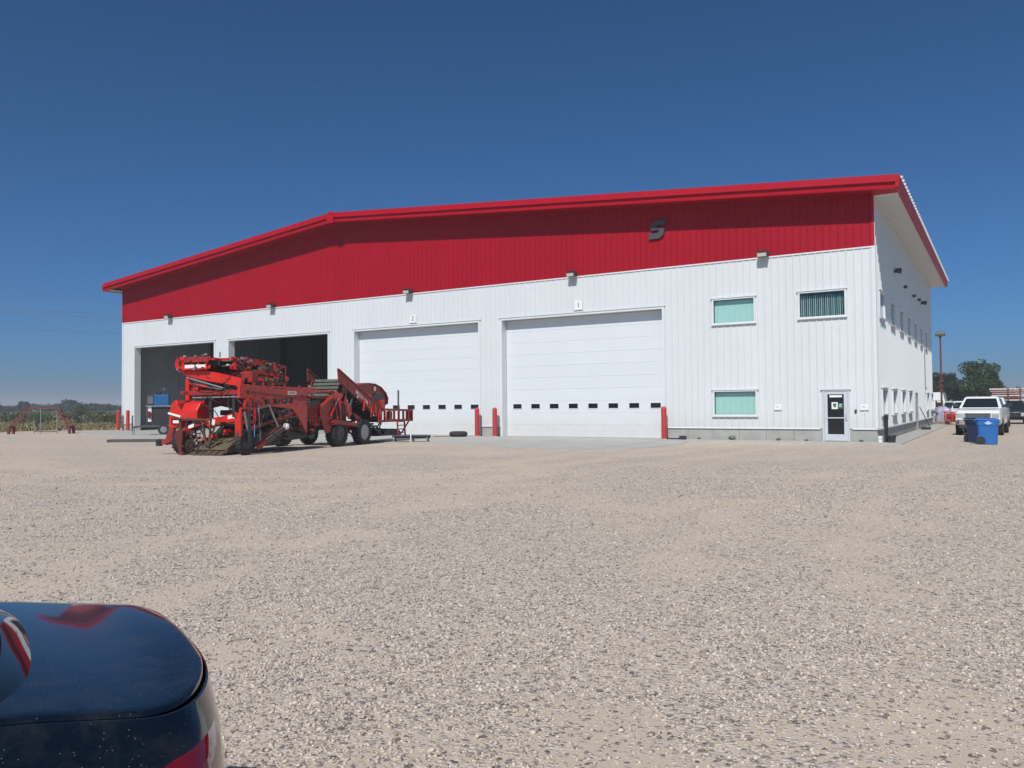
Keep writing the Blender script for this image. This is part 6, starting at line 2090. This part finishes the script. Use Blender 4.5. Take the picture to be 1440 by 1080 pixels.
# field vegetation: too many plants to count
def scatter_blades(name, label, cat, mat, regions, seed):
    rs = np.random.RandomState(seed)
    V, F = [], []
    base = 0
    for (u0, u1, d0, d1, n, h, w) in regions:
        uu = u0 + (u1 - u0) * rs.rand(n)
        dd = d0 + (d1 - d0) * rs.rand(n) ** 1.2
        lat = (uu - 720) / 1119.87 * dd
        x = CAM.x + math.cos(YAW) * lat + math.sin(YAW) * dd
        y = CAM.y - math.sin(YAW) * lat + math.cos(YAW) * dd
        keep = fbm(x * 0.12, y * 0.12, seed + 3, 3) > 0.46
        x, y = x[keep], y[keep]
        m = len(x)
        hh = h * (0.5 + rs.rand(m)) * (0.55 + 0.9 * fbm(x * 0.3, y * 0.3, seed + 9, 2))
        a = rs.rand(m) * 2 * PI
        ww = w * (0.6 + 0.8 * rs.rand(m))
        lx, ly = rs.normal(0, 0.3, m) * hh, rs.normal(0, 0.3, m) * hh
        p = np.stack([np.stack([x - np.cos(a) * ww, y - np.sin(a) * ww, np.full(m, -0.06)], -1),
                      np.stack([x + np.cos(a) * ww, y + np.sin(a) * ww, np.full(m, -0.06)], -1),
                      np.stack([x + lx + np.cos(a) * ww * 0.6, y + ly + np.sin(a) * ww * 0.6, hh], -1),
                      np.stack([x + lx - np.cos(a) * ww * 0.6, y + ly - np.sin(a) * ww * 0.6, hh * 0.85], -1)], 1).reshape(-1, 3)
        V.append(p)
        F.append((np.arange(m * 4).reshape(m, 4) + base))
        base += m * 4
    V, F = np.concatenate(V), np.concatenate(F)
    me = bpy.data.meshes.new(name)
    me.from_pydata(V.tolist(), [], F.tolist())
    me.materials.append(mat)
    o = bpy.data.objects.new(name, me)
    COL.objects.link(o)
    tag(o, label, cat, kind='stuff')


scatter_blades('dry_grass', 'tan dry grass along the field edge at left', 'grass', M['straw'], [(-60, 235, 61, 110, 9000, 0.32, 0.05), (-60, 235, 61, 80, 7000, 0.26, 0.04), (-60, 235, 90, 240, 9000, 0.5, 0.2)], 5)
scatter_blades('field_weeds', 'grey green weeds covering the field beyond the yard', 'weeds', M['sage'], [(-60, 235, 68, 130, 3500, 0.45, 0.07), (-60, 235, 120, 300, 12000, 0.7, 0.25)], 6)
scatter_blades('field_crop', 'green crop rows in the far field at left', 'crop', M['crop'], [(-60, 60, 85, 150, 4000, 0.5, 0.10), (-60, 235, 150, 330, 6000, 0.7, 0.35)], 7)
# small weeds at the foot of the stem wall
WL = ['largest weed tuft at the stem wall below the lower office window', 'small weed at the stem wall right of the lower office window', 'small weed at the stem wall left of the office door', 'tiny weed at the stem wall right of the office door', 'tiny weed at the stem wall near the hose and bollard']
for k, (x, s) in enumerate(((-5.9, 0.16), (-3.9, 0.10), (-2.75, 0.08), (-0.6, 0.09), (-7.4, 0.08))):
    rnd = random.Random(k)
    t = thing('weed', WL[k], 'weed', (x, -0.2, 0.03), 0, 'weeds along the stem wall')
    mb = MB()
    leaf_cloud(mb, [((0, 0, s * 0.5), (s, s * 0.7, s * 0.6))], 60, s * 0.5, rnd)
    mb.build('leaf', M['crop'], t)

# ------------------------------------------------------------------ summer haze over the whole place
hm = bpy.data.materials.new('haze')
hm.use_nodes = True
ht = hm.node_tree
ht.nodes.clear()
ho = ht.nodes.new('ShaderNodeOutputMaterial')
hv = ht.nodes.new('ShaderNodeVolumePrincipled')
hv.inputs['Color'].default_value = (0.86, 0.88, 0.95, 1)
hv.inputs['Density'].default_value = 0.0008
hv.inputs['Anisotropy'].default_value = 0.0
ht.links.new(hv.outputs[0], ho.inputs['Volume'])
hz = MB().box(-2600, 2600, -2600, 2600, -1.06, 27).build('haze', hm)
tag(hz, kind='stuff')
